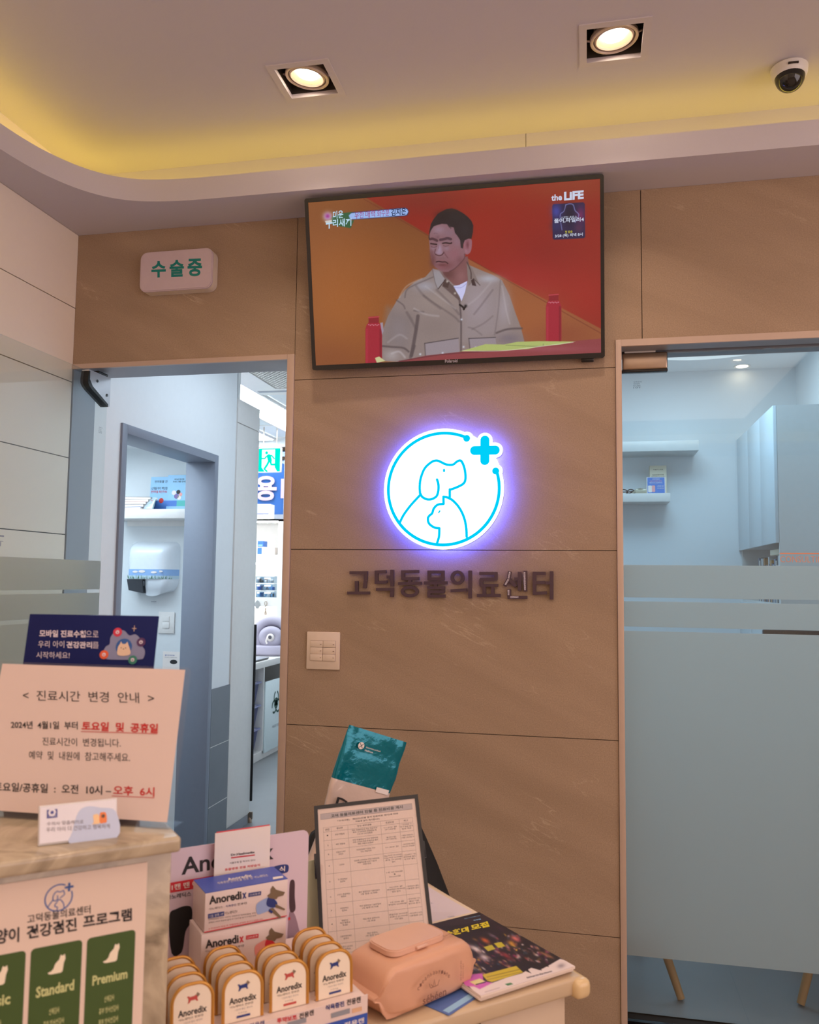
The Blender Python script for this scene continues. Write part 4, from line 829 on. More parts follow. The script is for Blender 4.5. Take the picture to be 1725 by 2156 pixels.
for k, w in enumerate((.95, .7, .8, .9)):
    b.text(['강화유리', '안전유리', 'KS L2002', '10T'][k], .038, .038+.028*w, 2.052-.0065*k, 2.0565-.0065*k, .0003, 0, 0)
out('glass_stamp', b, PM('stamp_ink', (90, 110, 120), .6), r)
r = thing('door_1', None, None, Vector((-1.90, .088, 0)), kind='structure')      # swung open against the left wall
b = B(); b.box(-.005, .005, -.86, .0, .008, 2.142, 0); out('glass_pane', b, GL, r)
b = B()
for z0, z1 in ((.209, 1.229), (1.243, 1.325), (1.338, 1.444)): b.box(.0060, .0068, -.86, .0, z0, z1, 0)
out('frosted_film', b, FRO, r)
b = B(FR((0, 0, 0), (0, 1, 0), (0, 0, 1))); pts = [(-.135, 2.146), (.0, 2.150), (.0, 2.035), (-.015, 2.035), (-.125, 2.085)]
b.prism(cat([(-.14, 2.146), (-.14, 2.10), (-.115, 2.082)], 3, False)+[(-.01, 2.038), (.004, 2.036), (.004, 2.146)], -.014, .014, 0); b.prism(cat([(-.142, 2.140), (-.146, 2.095), (-.118, 2.074)], 3, False)+[(-.01, 2.032), (-.01, 2.042), (-.115, 2.088), (-.135, 2.11), (-.135, 2.14)], -.016, .016, 1)
b.lathe([(.0, .0), (.006, .001), (.006, 0)], 1, 12, T=TL(-.085, 2.115, .0145)); b.lathe([(.0, .0), (.006, .001), (.006, 0)], 1, 12, T=TL(-.018, 2.075, .0145))
out('hinge_patch', b, [PM('patch_steel', (196, 196, 200), .3, .8), BLACKP], r)
b = B(); b.box(-.012, .012, -.075, -.01, 2.148, 2.158, 0, .003); out('pivot', b, BLACKP, r)
b = B(FR((0.0055, 0, 0), (0, 1, 0), (0, 0, 1)))
for k, w in enumerate((.95, .7, .8, .9)): b.text(['강화유리', '안전유리', 'KS L2002', '10T'][k], -.05, -.05+.026*w, 1.945-.0065*k, 1.9495-.0065*k, .0003, 0, 0)
out('glass_stamp', b, _m['stamp_ink'], r)
b = B(FR((0.0055, 0, 0), (0, 1, 0), (0, 0, 1))); ye = hx(6, 1155, -1.8945).y-.088; b.text('TREATMENT', ye-.245, ye, 1.4765, 1.493, .0004, 0, -.004); b.box(ye-.26, ye+.002, 1.506, 1.511, 0, .0004, 0); out('lettering', b, GREYM, r)
# ================================================================== ON THE FACADE
# --- television
TM = TL(-.530, -.100, 2.391) @ Matrix.Rotation(.025, 4, 'Z') @ Matrix.Rotation(.209, 4, 'X') @ Matrix.Rotation(-.008, 4, 'Y')
tv = thing('television', 'black-framed wall television showing a man in a grey-beige shirt on an orange set', 'television', TM)
TW, THH = .989, .574
FT = TM @ FR((0, 0, 0), (1, 0, 0), (0, 0, 1))
def tvp(x, y): return at(620+x/2.5368, 350+y/2.5368, FT)
q = [tvp(75, 195), tvp(1635, 65), tvp(1637, 998), tvp(113, 1062)]
sx0, sx1 = (q[0].x+q[3].x)/2, (q[1].x+q[2].x)/2; sy1, sy0 = (q[0].y+q[1].y)/2, (q[2].y+q[3].y)/2
FXz = FR((0, 0, 0), (1, 0, 0), (0, 0, 1))
b = B(FXz); w, h = TW/2, THH/2
b.slab([rrect(-w, w, -h, h, .008), [(sx0, sy0), (sx1, sy0), (sx1, sy1), (sx0, sy1)]], -.024, 0, 0)
b.box(-w+.004, w-.004, -h+.004, h-.004, -.027, -.006, 0, .004); b.box(-.30, .30, -.10, .20, -.055, -.026, 0, .006)
out('bezel', b, PM('tv_black', (14, 13, 16), .18, spec=.6), tv)
b = B(FXz); b.box(w-.075, w-.035, -h-.012, -h+.004, -.02, -.006, 0, .003); out('control_pad', b, BLACKP, tv)
b = B(FXz); b.text('Polaroid', -.030, .012, -h+.006, -h+.0165, .0006, 0, .012); out('badge', b, PM('badge_silver', (200, 196, 210), .4, .3), tv)
b = B(); b.box(-.08, .08, .050, .068, -.05, .12, 0); b.box(-.02, .02, .06, .096, .0, .06, 0); out('wall_bracket', b, MATB, tv)
# picture, painted in the coordinates of a 1725 px wide drawing of the screen
def unp(x, y): return (x, y)
cor = []
for X, Y in ((sx0, sy1), (sx1, sy1), (sx1, sy0), (sx0, sy0)):
    p = FT @ Vector((X, Y, 0)); d = p-CAM; z = d.dot(FW); px = W/2+FPX*d.dot(RT)/z; py = H/2-FPX*d.dot(UP)/z
    cor.append(((px-620)*2.5368, (py-350)*2.5368))
P = Paint(620, 360, cor, (128, 74, 38))
P.blob(600, 300, 420, 260, (112, 66, 36), .7); P.blob(260, 700, 300, 340, (158, 92, 40), .75); P.blob(420, 560, 300, 220, (140, 80, 36), .5); P.blob(180, 1040, 240, 120, (124, 66, 36), .6)
P.poly([(370, 160), (1700, 20), (1700, 920), (1110, 600)], (134, 32, 24), 5)
for x, y, rx, ry, c, a in ((700, 180, 260, 90, (112, 30, 30), .8), (1250, 620, 260, 160, (150, 34, 36), .8), (1000, 330, 180, 160, (140, 34, 22), .6), (1500, 110, 300, 110, (132, 50, 34), .8), (1550, 700, 160, 160, (150, 34, 28), .7), (1350, 450, 200, 120, (124, 28, 26), .6)): P.blob(x, y, rx, ry, c, a)
P.poly([(920, 490), (1700, 900), (1700, 1100), (900, 1100)], (140, 80, 48), 5); P.blob(1250, 800, 200, 140, (150, 86, 50), .8); P.blob(1450, 900, 160, 70, (130, 66, 44), .7)
P.line([(370, 175), (930, 492), (1640, 893)], 2, (96, 34, 26), .6, 4, False)
bt = (150, 28, 48)
def bottle(x0, x1, yt, ys, yb):
    cx = (x0+x1)/2; w = (x1-x0)/2
    P.poly([(x0, ys+26), (x0+6, ys+6), (cx-w*.6, ys-8), (cx+w*.6, ys-8), (x1-6, ys+6), (x1, ys+26), (x1, yb), (x0, yb)], bt, 4)
    P.poly([(cx-w*.62, yt), (cx+w*.62, yt-4), (cx+w*.62, ys-6), (cx-w*.62, ys-4)], (128, 24, 38), 4); P.line([(cx-w*.6, yt+4), (cx+w*.6, yt)], 3, (190, 70, 80), .8)
    for k in range(7): P.blob(cx-w*.6+k*w*.2, ys+4+3*(k % 2), 3, 3, (230, 190, 200), .8)
    P.line([(x0+8, ys+30), (x0+8, yb)], 4, (180, 50, 74), .5, 8); P.line([(x1-8, ys+30), (x1-8, yb)], 5, (110, 16, 34), .7, 8)
bottle(1344, 1427, 684, 722, 934)
# man: shirt
P.poly([(738, 548), (700, 590), (640, 620), (590, 660), (545, 720), (500, 800), (470, 880), (462, 950), (470, 1040), (560, 1045), (650, 1030), (800, 1000), (940, 985), (1230, 940), (1210, 860), (1180, 780), (1150, 690), (1110, 610), (1060, 580), (1000, 556), (940, 530), (860, 560)], (132, 118, 116), 4)
for a in (((500, 760), (640, 800), (600, 980), (480, 960), (118, 106, 106)), ((900, 620), (1080, 600), (1090, 900), (900, 930), (140, 128, 132))): P.poly(a[:4], a[4], 60, .8)
for x, y, rx, ry, c, al in ((560, 880, 60, 90, (126, 116, 120), .8), (760, 720, 120, 60, (142, 128, 124), .8), (980, 740, 70, 110, (150, 138, 146), .7), (1120, 760, 40, 120, (152, 142, 150), .8), (1150, 920, 70, 30, (110, 100, 110), .8), (740, 860, 100, 60, (126, 112, 110), .7), (960, 880, 70, 50, (138, 126, 128), .7), (700, 640, 60, 30, (150, 148, 160), .8), (1040, 600, 60, 22, (166, 166, 178), .8), (520, 1010, 40, 30, (158, 150, 152), .8)): P.blob(x, y, rx, ry, c, al)
dk = (78, 68, 72)
for pts, w, a in (([(660, 800), (652, 860), (640, 930), (625, 1010)], 9, .85), ([(545, 715), (580, 740), (590, 760)], 3, .7), ([(590, 700), (600, 660), (640, 635), (740, 592)], 3, .6), ([(640, 770), (660, 775), (690, 778)], 4, .6), ([(760, 660), (820, 720), (880, 790)], 6, .35), ([(690, 690), (760, 740), (850, 800), (880, 830)], 5, .4), ([(650, 640), (700, 700), (780, 760)], 6, .3), ([(1080, 890), (1140, 870), (1215, 866)], 5, .8), ([(1100, 610), (1090, 760), (1070, 900)], 3, .35), ([(470, 960), (520, 965), (580, 970), (610, 990)], 5, .8), ([(1000, 900), (960, 870), (930, 860)], 4, .3), ([(1060, 800), (1010, 840), (950, 870)], 4, .3), ([(640, 960), (620, 1020)], 8, .7), ([(880, 700), (890, 820), (890, 990)], 4, .9), ([(1060, 660), (1000, 740), (960, 790)], 5, .3), ([(600, 780), (630, 830), (650, 870)], 7, .4)): P.line(pts, w, dk, a, 7)
for pts, w, a in (([(560, 700), (600, 640), (680, 600)], 3, .5), ([(700, 640), (780, 700), (860, 760)], 4, .35), ([(500, 940), (560, 900), (600, 920)], 5, .3), ([(1110, 640), (1130, 760), (1150, 840)], 4, .4), ([(520, 1000), (560, 990), (590, 1020)], 5, .6), ([(640, 760), (700, 790), (770, 800)], 5, .4), ([(900, 760), (980, 700), (1050, 620)], 5, .3)): P.line(pts, w, (176, 168, 172), a, 8)
for pts in ([(696, 946), (876, 918), (884, 1000), (700, 1012)], [(932, 920), (1074, 914), (1080, 960), (938, 978)]):
    P.poly(pts, (142, 132, 142), 4, .8); P.line(pts[:2], 2.5, (60, 54, 60), .8, 3); P.line([pts[0], pts[3]], 3, (66, 58, 62), .6, 4)
for x, y in ((893, 818), (904, 965), (792, 998), (672, 1004), (860, 678), (816, 616), (968, 968)): P.blob(x, y, 6, 6, (200, 206, 222), .9)
# neck, tee, collar
P.poly([(800, 520), (925, 480), (940, 560), (925, 620), (880, 640), (850, 632), (800, 580), (790, 560)], (116, 76, 78), 4); P.blob(820, 575, 40, 30, (84, 50, 52), .8); P.blob(890, 590, 30, 40, (134, 92, 96), .7)
P.poly([(846, 640), (880, 634), (924, 612), (912, 670), (893, 720), (880, 690)], (188, 188, 226), 3); P.line([(850, 646), (890, 648), (920, 626)], 2, (150, 150, 200), .8)
P.poly([(738, 545), (775, 560), (806, 606), (768, 656), (752, 620)], (142, 136, 142), 3); P.line([(738, 550), (752, 620), (766, 655)], 2, (96, 88, 92), .7); P.line([(768, 655), (808, 604)], 2.5, (60, 44, 46), .9)
P.poly([(808, 606), (850, 640), (876, 690), (888, 725), (860, 700), (790, 640)], (86, 70, 70), 5, .9); P.poly([(800, 604), (830, 620), (820, 650), (790, 640)], (62, 46, 46), 4, .8)
P.poly([(920, 510), (950, 545), (990, 636), (960, 610), (930, 640), (925, 580)], (120, 106, 104), 3); P.poly([(944, 610), (958, 598), (972, 640), (950, 636)], (46, 32, 36), 4, .9); P.line([(922, 512), (942, 560), (944, 600)], 3, (60, 46, 48), .8); P.line([(958, 600), (992, 636)], 2, (70, 60, 62), .8)
for x, y in ((816, 616), (858, 678)): P.blob(x, y, 6, 6, (190, 180, 170), .9)
P.line([(884, 740), (900, 752), (905, 764)], 5, (20, 18, 22), 1, 3); P.blob(915, 746, 9, 8, (20, 18, 22), 1); P.line([(905, 764), (912, 752)], 5, (20, 18, 22), 1, 3)
# head: face mapped from a closer drawing (origin 880,430 scale 12.68)
def fp(x, y): return ((880+x/12.683-620)*2.5368, (430+y/12.683-350)*2.5368)
def FPo(pts, *a, **k): P.poly([fp(*q) for q in pts], *a, **k)
def FLi(pts, w, *a, **k): P.line([fp(*q) for q in pts], w/5, *a, **k)
def FBl(x, y, rx, ry, *a, **k): X = fp(x, y); P.blob(X[0], X[1], rx/5, ry/5, *a, **k)
FPo([(1220, 1000), (1290, 930), (1370, 915), (1440, 960), (1440, 1120), (1410, 1260), (1340, 1335), (1270, 1320), (1230, 1200)], (140, 92, 104), 3, sm=True)
FBl(1330, 1080, 50, 110, (92, 44, 54), .7); FBl(1290, 1250, 50, 50, (150, 110, 124), .7); FBl(1390, 1150, 30, 130, (146, 98, 108), .6)
FPo([(300, 900), (330, 700), (430, 560), (600, 520), (820, 520), (1000, 640), (1120, 900), (1220, 1150), (1270, 1330), (1240, 1460), (1130, 1600), (960, 1740), (800, 1800), (640, 1790), (520, 1720), (430, 1640), (370, 1500), (330, 1300), (310, 1100)], (128, 92, 100), 3, sm=True)
for x, y, rx, ry, c, a in ((560, 680, 180, 120, (142, 116, 132), .8), (850, 760, 160, 130, (124, 98, 114), .6), (1040, 1000, 90, 160, (134, 104, 120), .6), (980, 1330, 210, 230, (134, 88, 98), .9), (760, 1640, 260, 130, (110, 64, 70), .85), (1130, 1500, 120, 120, (104, 64, 70), .6), (400, 1500, 90, 220, (96, 56, 58), .85), (360, 1300, 50, 150, (104, 64, 68), .7), (580, 1200, 70, 150, (152, 130, 152), .9), (560, 1290, 110, 60, (148, 124, 144), .8), (400, 1180, 70, 60, (138, 110, 124), .7), (770, 1180, 90, 60, (140, 112, 128), .7), (640, 1440, 130, 50, (118, 84, 90), .7), (640, 1620, 130, 40, (92, 44, 50), .6), (620, 1690, 120, 40, (126, 76, 84), .7), (820, 960, 130, 40, (118, 90, 104), .5), (530, 880, 60, 60, (104, 72, 82), .5)): FBl(x, y, rx, ry, c, a)
for pts, w, c, a in (([(330, 930), (390, 920), (470, 950), (510, 970)], 34, (58, 34, 44), .8), ([(600, 950), (700, 930), (790, 905), (880, 930)], 34, (60, 38, 50), .8), ([(345, 1050), (420, 1060), (500, 1070)], 18, (30, 14, 20), .95), ([(660, 1040), (750, 1030), (860, 1045), (900, 1030)], 18, (34, 18, 24), .95), ([(360, 1130), (430, 1150), (510, 1120)], 10, (84, 52, 62), .7), ([(680, 1100), (740, 1120), (820, 1100)], 10, (90, 58, 68), .7), ([(470, 1200), (450, 1300), (480, 1340)], 12, (78, 44, 52), .7), ([(480, 1340), (560, 1370), (640, 1350), (690, 1290)], 14, (60, 30, 36), .8), ([(690, 1260), (740, 1350), (800, 1430)], 12, (92, 54, 62), .6), ([(490, 1540), (560, 1525), (650, 1540), (740, 1540), (800, 1580)], 14, (44, 18, 26), .9), ([(560, 1500), (620, 1490), (700, 1500)], 12, (122, 74, 82), .6), ([(1250, 1330), (1240, 1440), (1130, 1580), (980, 1720), (850, 1790)], 16, (70, 36, 42), .5), ([(430, 780), (480, 770), (530, 790)], 8, (100, 74, 86), .6), ([(650, 1030), (720, 1000), (860, 1010)], 8, (130, 104, 116), .6), ([(540, 1090), (560, 1180)], 8, (100, 70, 82), .5)): FLi(pts, w, c, a, 3)
FPo([(285, 900), (310, 700), (350, 520), (430, 380), (540, 250), (640, 190), (760, 130), (900, 110), (1050, 150), (1200, 230), (1330, 330), (1430, 440), (1480, 560), (1470, 740), (1430, 920), (1350, 915), (1250, 960), (1215, 1060), (1200, 1180), (1150, 1160), (1130, 960), (1070, 860), (990, 760), (960, 620), (880, 600), (840, 620), (780, 530), (640, 520), (520, 550), (420, 590), (350, 690), (310, 800), (310, 940)], (31, 26, 32), 4)
for x, y, rx, ry, c in ((700, 300, 220, 120, (26, 20, 26)), (1250, 700, 160, 180, (38, 35, 42)), (1000, 350, 180, 100, (34, 32, 36)), (900, 150, 120, 40, (46, 30, 28))): FBl(x, y, rx, ry, c, .8)
FLi([(830, 560), (880, 640), (870, 600)], 14, (60, 44, 54), .6, 4); FLi([(1180, 1000), (1190, 1140)], 18, (50, 40, 48), .7, 4)
# table, papers, front bottle
P.poly([(540, 1046), (700, 1012), (900, 990), (1200, 960), (1640, 920), (1645, 1070), (380, 1080)], (132, 58, 64), 4); P.line([(560, 1042), (800, 1004), (1100, 985)], 3, (92, 40, 50), .8, 4); P.blob(1300, 975, 260, 16, (150, 78, 90), .7)
P.poly([(886, 988), (980, 962), (1020, 950), (1120, 952), (1190, 938), (1300, 934), (1502, 936), (1420, 952), (1310, 962), (1250, 976), (1120, 984)], (164, 176, 104), 3)
P.line([(1130, 955), (1310, 962), (1330, 950)], 2, (110, 120, 80), .7); P.line([(900, 986), (1100, 986), (1300, 964), (1490, 940)], 2, (220, 220, 200), .6)
bottle(379, 468, 804, 842, 1052); P.poly([(430, 1024), (452, 1016), (486, 1040), (440, 1050)], (190, 190, 140), 3)
P.poly([(458, 836), (472, 834), (476, 880), (468, 900)], (150, 140, 160), 3, .9)
# channel graphics in the same drawing
P.poly([(285, 262), (300, 246), (590, 220), (604, 226), (612, 242), (604, 262), (590, 266), (300, 286), (288, 278)], (40, 46, 90), 4, 1); P.poly([(288, 262), (302, 250), (590, 224), (602, 230), (608, 242), (600, 258), (588, 262), (304, 283), (292, 276)], (146, 176, 230), 3)
P.poly([(252, 250), (310, 244), (290, 262), (300, 290), (318, 288), (300, 330), (250, 322), (200, 310), (200, 270)], (30, 90, 60), 5, .9)
P.blob(178, 268, 24, 24, (210, 220, 240), 1.0); P.blob(177, 266, 17, 17, (150, 50, 130), 1.0); P.poly([(162, 292), (200, 286), (200, 302), (170, 308)], (200, 200, 196), 3)
P.poly([(1378, 212), (1384, 202), (1544, 192), (1552, 200), (1554, 376), (1546, 384), (1388, 392), (1380, 384)], (34, 28, 66), 3)
for x, y, rx, ry, c, a in ((1400, 240, 30, 40, (60, 70, 160), .8), (1470, 260, 34, 60, (20, 18, 40), .9), (1530, 260, 24, 50, (130, 40, 90), .7), (1400, 320, 30, 30, (40, 44, 90), .8), (1520, 330, 26, 26, (90, 40, 70), .6)): P.blob(x, y, rx, ry, c, a)
P.line([(1450, 206), (1470, 200), (1490, 206), (1500, 236), (1520, 260), (1500, 300)], 2, (150, 160, 220), .7, 3); P.line([(1450, 206), (1440, 240), (1420, 262), (1430, 340)], 2, (150, 160, 220), .6, 3)
scr = P.mesh('screen', sx1-sx0, sy1-sy0, VC('screen_picture', True, .12, .5, 1.0), tv, z=-.0015, x0=sx0, y0=sy0, M=FXz, jit=1.2)
TVW = EM('screen_white', (200, 205, 225), 1); TVP = EM('screen_purple', (150, 50, 110), 1); TVN = EM('screen_navy', (30, 30, 60), 1); TVY = EM('screen_yellow', (200, 190, 60), 1); TVL = EM('screen_pale', (185, 215, 235), 1)
b = B(FXz)
def tt(t, bl, br, tl, m, w=.02): 
    v, f, ax, bx, ay, by = text_mesh(t, w, 3); a, c, d = tvp(*bl), tvp(*br), tvp(*tl)
    b.add([((a+(c-a)*((p.x-ax)/(bx-ax))+(d-a)*((p.y-ay)/(by-ay))).to_tuple()+(.0004-.001,)) for p in v], f, m)
tt('우한', (322, 282), (371, 277), (322, 244), 1, .0); tt('매력', (380, 277), (431, 271), (380, 238), 1, .0); tt('화수분', (442, 271), (507, 265), (442, 233), 1, .0)
tt('김지은', (517, 266), (596, 258), (517, 229), 2, .02)
tt('미운', (207, 282), (262, 276), (205, 240), 4, .02); tt('리새끼', (205, 326), (304, 318), (205, 284), 4, .02); tt('ㅜ', (168, 336), (204, 330), (168, 304), 4, .03)
tt('the', (1373, 186), (1430, 181), (1373, 152), 0, .03); tt('LiFE', (1441, 183), (1546, 174), (1441, 137), 0, .05)
tt('풀어,파일러4', (1388, 305), (1547, 296), (1388, 280), 0, .02); tt('스모킹 포토스', (1424, 280), (1510, 275), (1424, 268), 0, 0); tt('첫 방송', (1446, 360), (1486, 356), (1446, 345), 3, .01); tt('3/28 (목) 저녁 8시', (1392, 384), (1541, 374), (1392, 364), 0, .02)
out('screen_caption', b, [TVW, TVP, TVN, TVY, TVL], tv)
# --- surgery sign
x0, x1, z0, z1 = fr_rect(296, 532, 446, 606, -.045)
r = thing('lightbox_sign', 'white rounded lightbox sign with green Korean lettering above the left doorway', 'sign', Vector(((x0+x1)/2, 0, (z0+z1)/2)))
w, h = (x1-x0)/2, (z1-z0)/2
b = B(FXz); b.prism(rrect(-w, w, -h, h, .028, 6), .001, .036, 0, smooth=True); out('casing', b, PM('sign_casing', (222, 206, 186), .45), r)
b = B(FXz); b.prism(rrect(-w+.0005, w-.0005, -h+.0005, h-.0005, .0275, 6), .0362, .043, 0); b.prism(rrect(-w+.004, w-.004, -h+.004, h-.004, .024, 6), .043, .046, 0); out('face_panel', b, PM('sign_face', (206, 186, 192), .35), r)
b = B(r.matrix_world.inverted() @ FR((0, -.0455, 0), (1, 0, 0), (0, 0, 1))); FS = FR((0, -.0455, 0), (1, 0, 0), (0, 0, 1))
def c4(x, y): return (x/2.6953, 480+y/2.6953)
for t, a0, a1, y0_, y1_ in (('수', 860, 942, 283, 190), ('술', 963, 1045, 279, 183), ('중', 1065, 1148, 276, 176)): b.tq(t, FS, c4(a0, y0_), c4(a1, y0_-3), c4(a0, y1_), 0, .035, .0008, 4)
out('lettering', b, PM('sign_green', (0, 128, 122), .4), r)
# --- round illuminated logo
LY = -.052
FLg = FR((0, LY, 0), (1, 0, 0), (0, 0, 1))
def lg(x, y): return at(780+x/5.565, 880+y/5.565, FLg)
lc = lg(853, 830); LM = TL(lc.x, LY, lc.y)
logo = thing('illuminated_logo', 'round glowing white logo sign with cyan dog, cat and plus outline', 'sign', LM)
def L2(x, y): p = lg(x, y)-lc; return (p.x, p.y)
sc_ = (lg(1555, 830)-lg(155, 830)).x/1400
def circ_(x, y, r_, n=96, a0=0, a1=360, ): c = L2(x, y); return [(c[0]+r_*sc_*math.cos(math.radians(a0+(a1-a0)*k/n)), c[1]+r_*sc_*math.sin(math.radians(a0+(a1-a0)*k/n))) for k in range(n)]
LW_ = EM('logo_white', (.93, .97, 1.0, 1), 1.9); LS_ = PM('logo_side', (210, 220, 245), .5); LCY = EM('logo_cyan', (0.0, .66, 1.0, 1), .95)
shapes = [circ_(853, 830, 703), circ_(1130, 240, 79, 40), circ_(1470, 622, 80, 40)]
pc = L2(1343, 380)
def rr_(hw, hh, rad): s = sc_; return [(pc[0]+x, pc[1]+y) for x, y in rrect(-hw*s, hw*s, -hh*s, hh*s, rad*s, 8)]
shapes += [rr_(88, 204, 86), rr_(206, 88, 86)]
b = B(FXz)
for k, s_ in enumerate(shapes): b.flat(s_, .0002*k, 0)
out('face', b, LW_, logo)
b = B(FXz)
for k, s_ in enumerate(shapes): b.prism(s_, -.020, -.0005-.0001*k, 0, smooth=True)
out('casing', b, LS_, logo)
b = B(FXz)
for k, s_ in enumerate([circ_(853, 830, 672), rr_(60, 176, 58), rr_(176, 60, 58)]): b.flat(s_[::-1], -.0215-.0002*k, 0)
halo = EM('halo_blue', (.07, .10, 1.0, 1), 44.0); out('back_light', b, halo, logo)
b = B(FXz); zl = .0016; R_ = lambda v: v*sc_
b.stroke(circ_(853, 830, 649, 150, 64.9, 378.8), R_(18), zl, 0)
for c in ((1130, 240), (1470, 622)): p = L2(*c); b.disc(p[0], p[1], R_(40), zl+.0002, 0, 30)
b.flat(rr_(52, 170, 50), zl, 0); b.flat(rr_(170, 52, 50), zl+.0002, 0)
def st(pts, r_=15, z=zl+.0003): b.stroke([L2(*q) for q in pts], R_(r_), z, 0)
st(cat([(783, 722), (799, 780), (797, 860), (770, 925), (690, 957), (615, 930), (584, 880)], 6, False))
st(cat([(584, 885), (580, 800), (594, 700), (640, 590), (718, 518), (775, 500), (820, 513), (880, 542), (930, 551), (975, 545), (1020, 510), (1062, 502), (1095, 560), (1113, 640), (1115, 720), (1090, 772), (1010, 815), (932, 842)], 6, False)); st([(932, 838), (932, 930)])
st(cat([(584, 905), (470, 1030), (390, 1140), (350, 1220)], 6, False))
st(cat([(783, 1468), (806, 1390), (810, 1292)], 5, False)); st(cat([(810, 1292), (750, 1283), (690, 1238), (676, 1180), (694, 1145), (725, 1118), (745, 1062), (790, 1018), (860, 1008)], 6, False)); st([(860, 1008), (858, 924)]); st(cat([(858, 924), (905, 933), (970, 970), (1045, 1055), (1100, 1170), (1125, 1290), (1130, 1392)], 6, False))
st([(865, 608), (865, 624)], 13); st([(804, 1108), (815, 1090)], 9)
out('line_drawing', b, LCY, logo)
b = B(FXz)
for a in (50, 140, 230, 320): b.lathe([(.006, -.022), (.006, -.0515)], 0, 12, T=TL(.15*math.cos(math.radians(a)), .15*math.sin(math.radians(a)), 0))
out('standoff', b, STEEL, logo)
# --- raised wall letters
r = thing('wall_lettering', 'row of raised dark metal Korean letters under the glowing logo', 'sign', Vector((-.55, -.016, 1.37)))
FW_ = FR((0, -.016, 0), (1, 0, 0), (0, 0, 1)); Ri = r.matrix_world.inverted()
p_ = lambda x, y: at(640+x/2.875, 860+y/2.875, FW_)
ks = (p_(1400, 1050)-p_(300, 1050)).length/1100
LTR = [('고', [[(276, 994), (384, 994)], [(374, 986), (372, 1040), (366, 1088)], [(318, 1045), (318, 1112)], [(262, 1117), (397, 1117)]], None),
 ('덕', [[(428, 990), (497, 988)], [(438, 984), (438, 1060)], [(429, 1054), (502, 1050)], [(500, 1020), (530, 1020)], [(533, 977), (533, 1078)], [(436, 1095), (543, 1095)], [(533, 1090), (531, 1141)]], None),
 ('동', [[(588, 989), (696, 987)], [(599, 984), (599, 1035)], [(590, 1030), (698, 1029)], [(641, 1034), (641, 1056)], [(570, 1060), (710, 1058)]], (640, 1108, 44, 25)),
 ('물', [[(748, 990), (850, 990)], [(758, 984), (758, 1036)], [(840, 984), (840, 1036)], [(748, 1032), (850, 1032)], [(727, 1056), (868, 1056)], [(797, 1060), (797, 1078)], [(746, 1086), (853, 1086)], [(843, 1084), (843, 1112)], [(748, 1110), (850, 1110)], [(757, 1110), (757, 1136)], [(748, 1136), (856, 1136)]], None),
 ('의', [[(888, 1104), (986, 1098)], [(1006, 981), (1006, 1150)]], (929, 1024, 31, 33)),
 ('료', [[(1062, 999), (1172, 999)], [(1162, 995), (1162, 1036)], [(1066, 1034), (1170, 1034)], [(1073, 1032), (1073, 1074)], [(1064, 1071), (1176, 1071)], [(1092, 1078), (1092, 1130)], [(1143, 1078), (1143, 1130)], [(1047, 1132), (1191, 1132)]], None),
 ('센', [[(1248, 986), (1240, 1030), (1214, 1076)], [(1246, 1036), (1284, 1078)], [(1274, 1032), (1302, 1032)], [(1306, 990), (1306, 1104)], [(1341, 982), (1341, 1108)], [(1243, 1094), (1243, 1144)], [(1234, 1144), (1353, 1144)]], None),
 ('터', [[(1386, 998), (1464, 998)], [(1396, 992), (1396, 1126)], [(1392, 1054), (1460, 1054)], [(1386, 1120), (1472, 1116)], [(1462, 1056), (1498, 1056)], [(1500, 985), (1500, 1157)]], None)]
for t, sts, ring in LTR:
    b = B(Ri @ FW_); kk = 0
    for pts in sts:
        for u_, v_ in zip(pts, pts[1:]):
            a, c = p_(*u_), p_(*v_); d = (c-a).normalized(); vert = abs(d.y) > .6; hw = (10.5 if vert else 9)*ks; n_ = Vector((-d.y, d.x))*hw
            b.prism([tuple(a-n_), tuple(c-n_), tuple(c+n_), tuple(a+n_)], -.0125, -.0002*kk, 0); kk = (kk+1) % 4
    if ring:
        c = p_(ring[0], ring[1]); o = [(c.x+(ring[2]+11)*ks*math.cos(2*PI*k/40), c.y+(ring[3]+10)*ks*math.sin(2*PI*k/40)) for k in range(40)]; i_ = [(c.x+(ring[2]-9)*ks*math.cos(2*PI*k/40), c.y+(ring[3]-9)*ks*math.sin(2*PI*k/40)) for k in range(40)]
        b.slab([o, i_], -.0125, -.0003, 0)
    o = out('letter', b, CHROME, r)
    if t == '센':
        tag(o, 'letter with scratched peeling film')
        b = B(Ri @ FW_)
        for u_, v_ in (((1248, 990), (1240, 1030)), ((1240, 1034), (1220, 1068)), ((1336, 990), (1340, 1100)), ((1240, 1098), (1241, 1130)), ((1250, 1142), (1300, 1141))):
            a, c = p_(*u_), p_(*v_); d = (c-a).normalized(); n_ = Vector((-d.y, d.x))*6*ks; b.prism([tuple(a-n_), tuple(c-n_), tuple(c+n_*.6), tuple(a+n_*.8)], -.001, .0005, 0)
        tag(out('peeling_film', b, PM('silver_film', (176, 170, 186), .12, 1.0, bump=1, scale=300), o), 'shiny silver scraps of protective film')
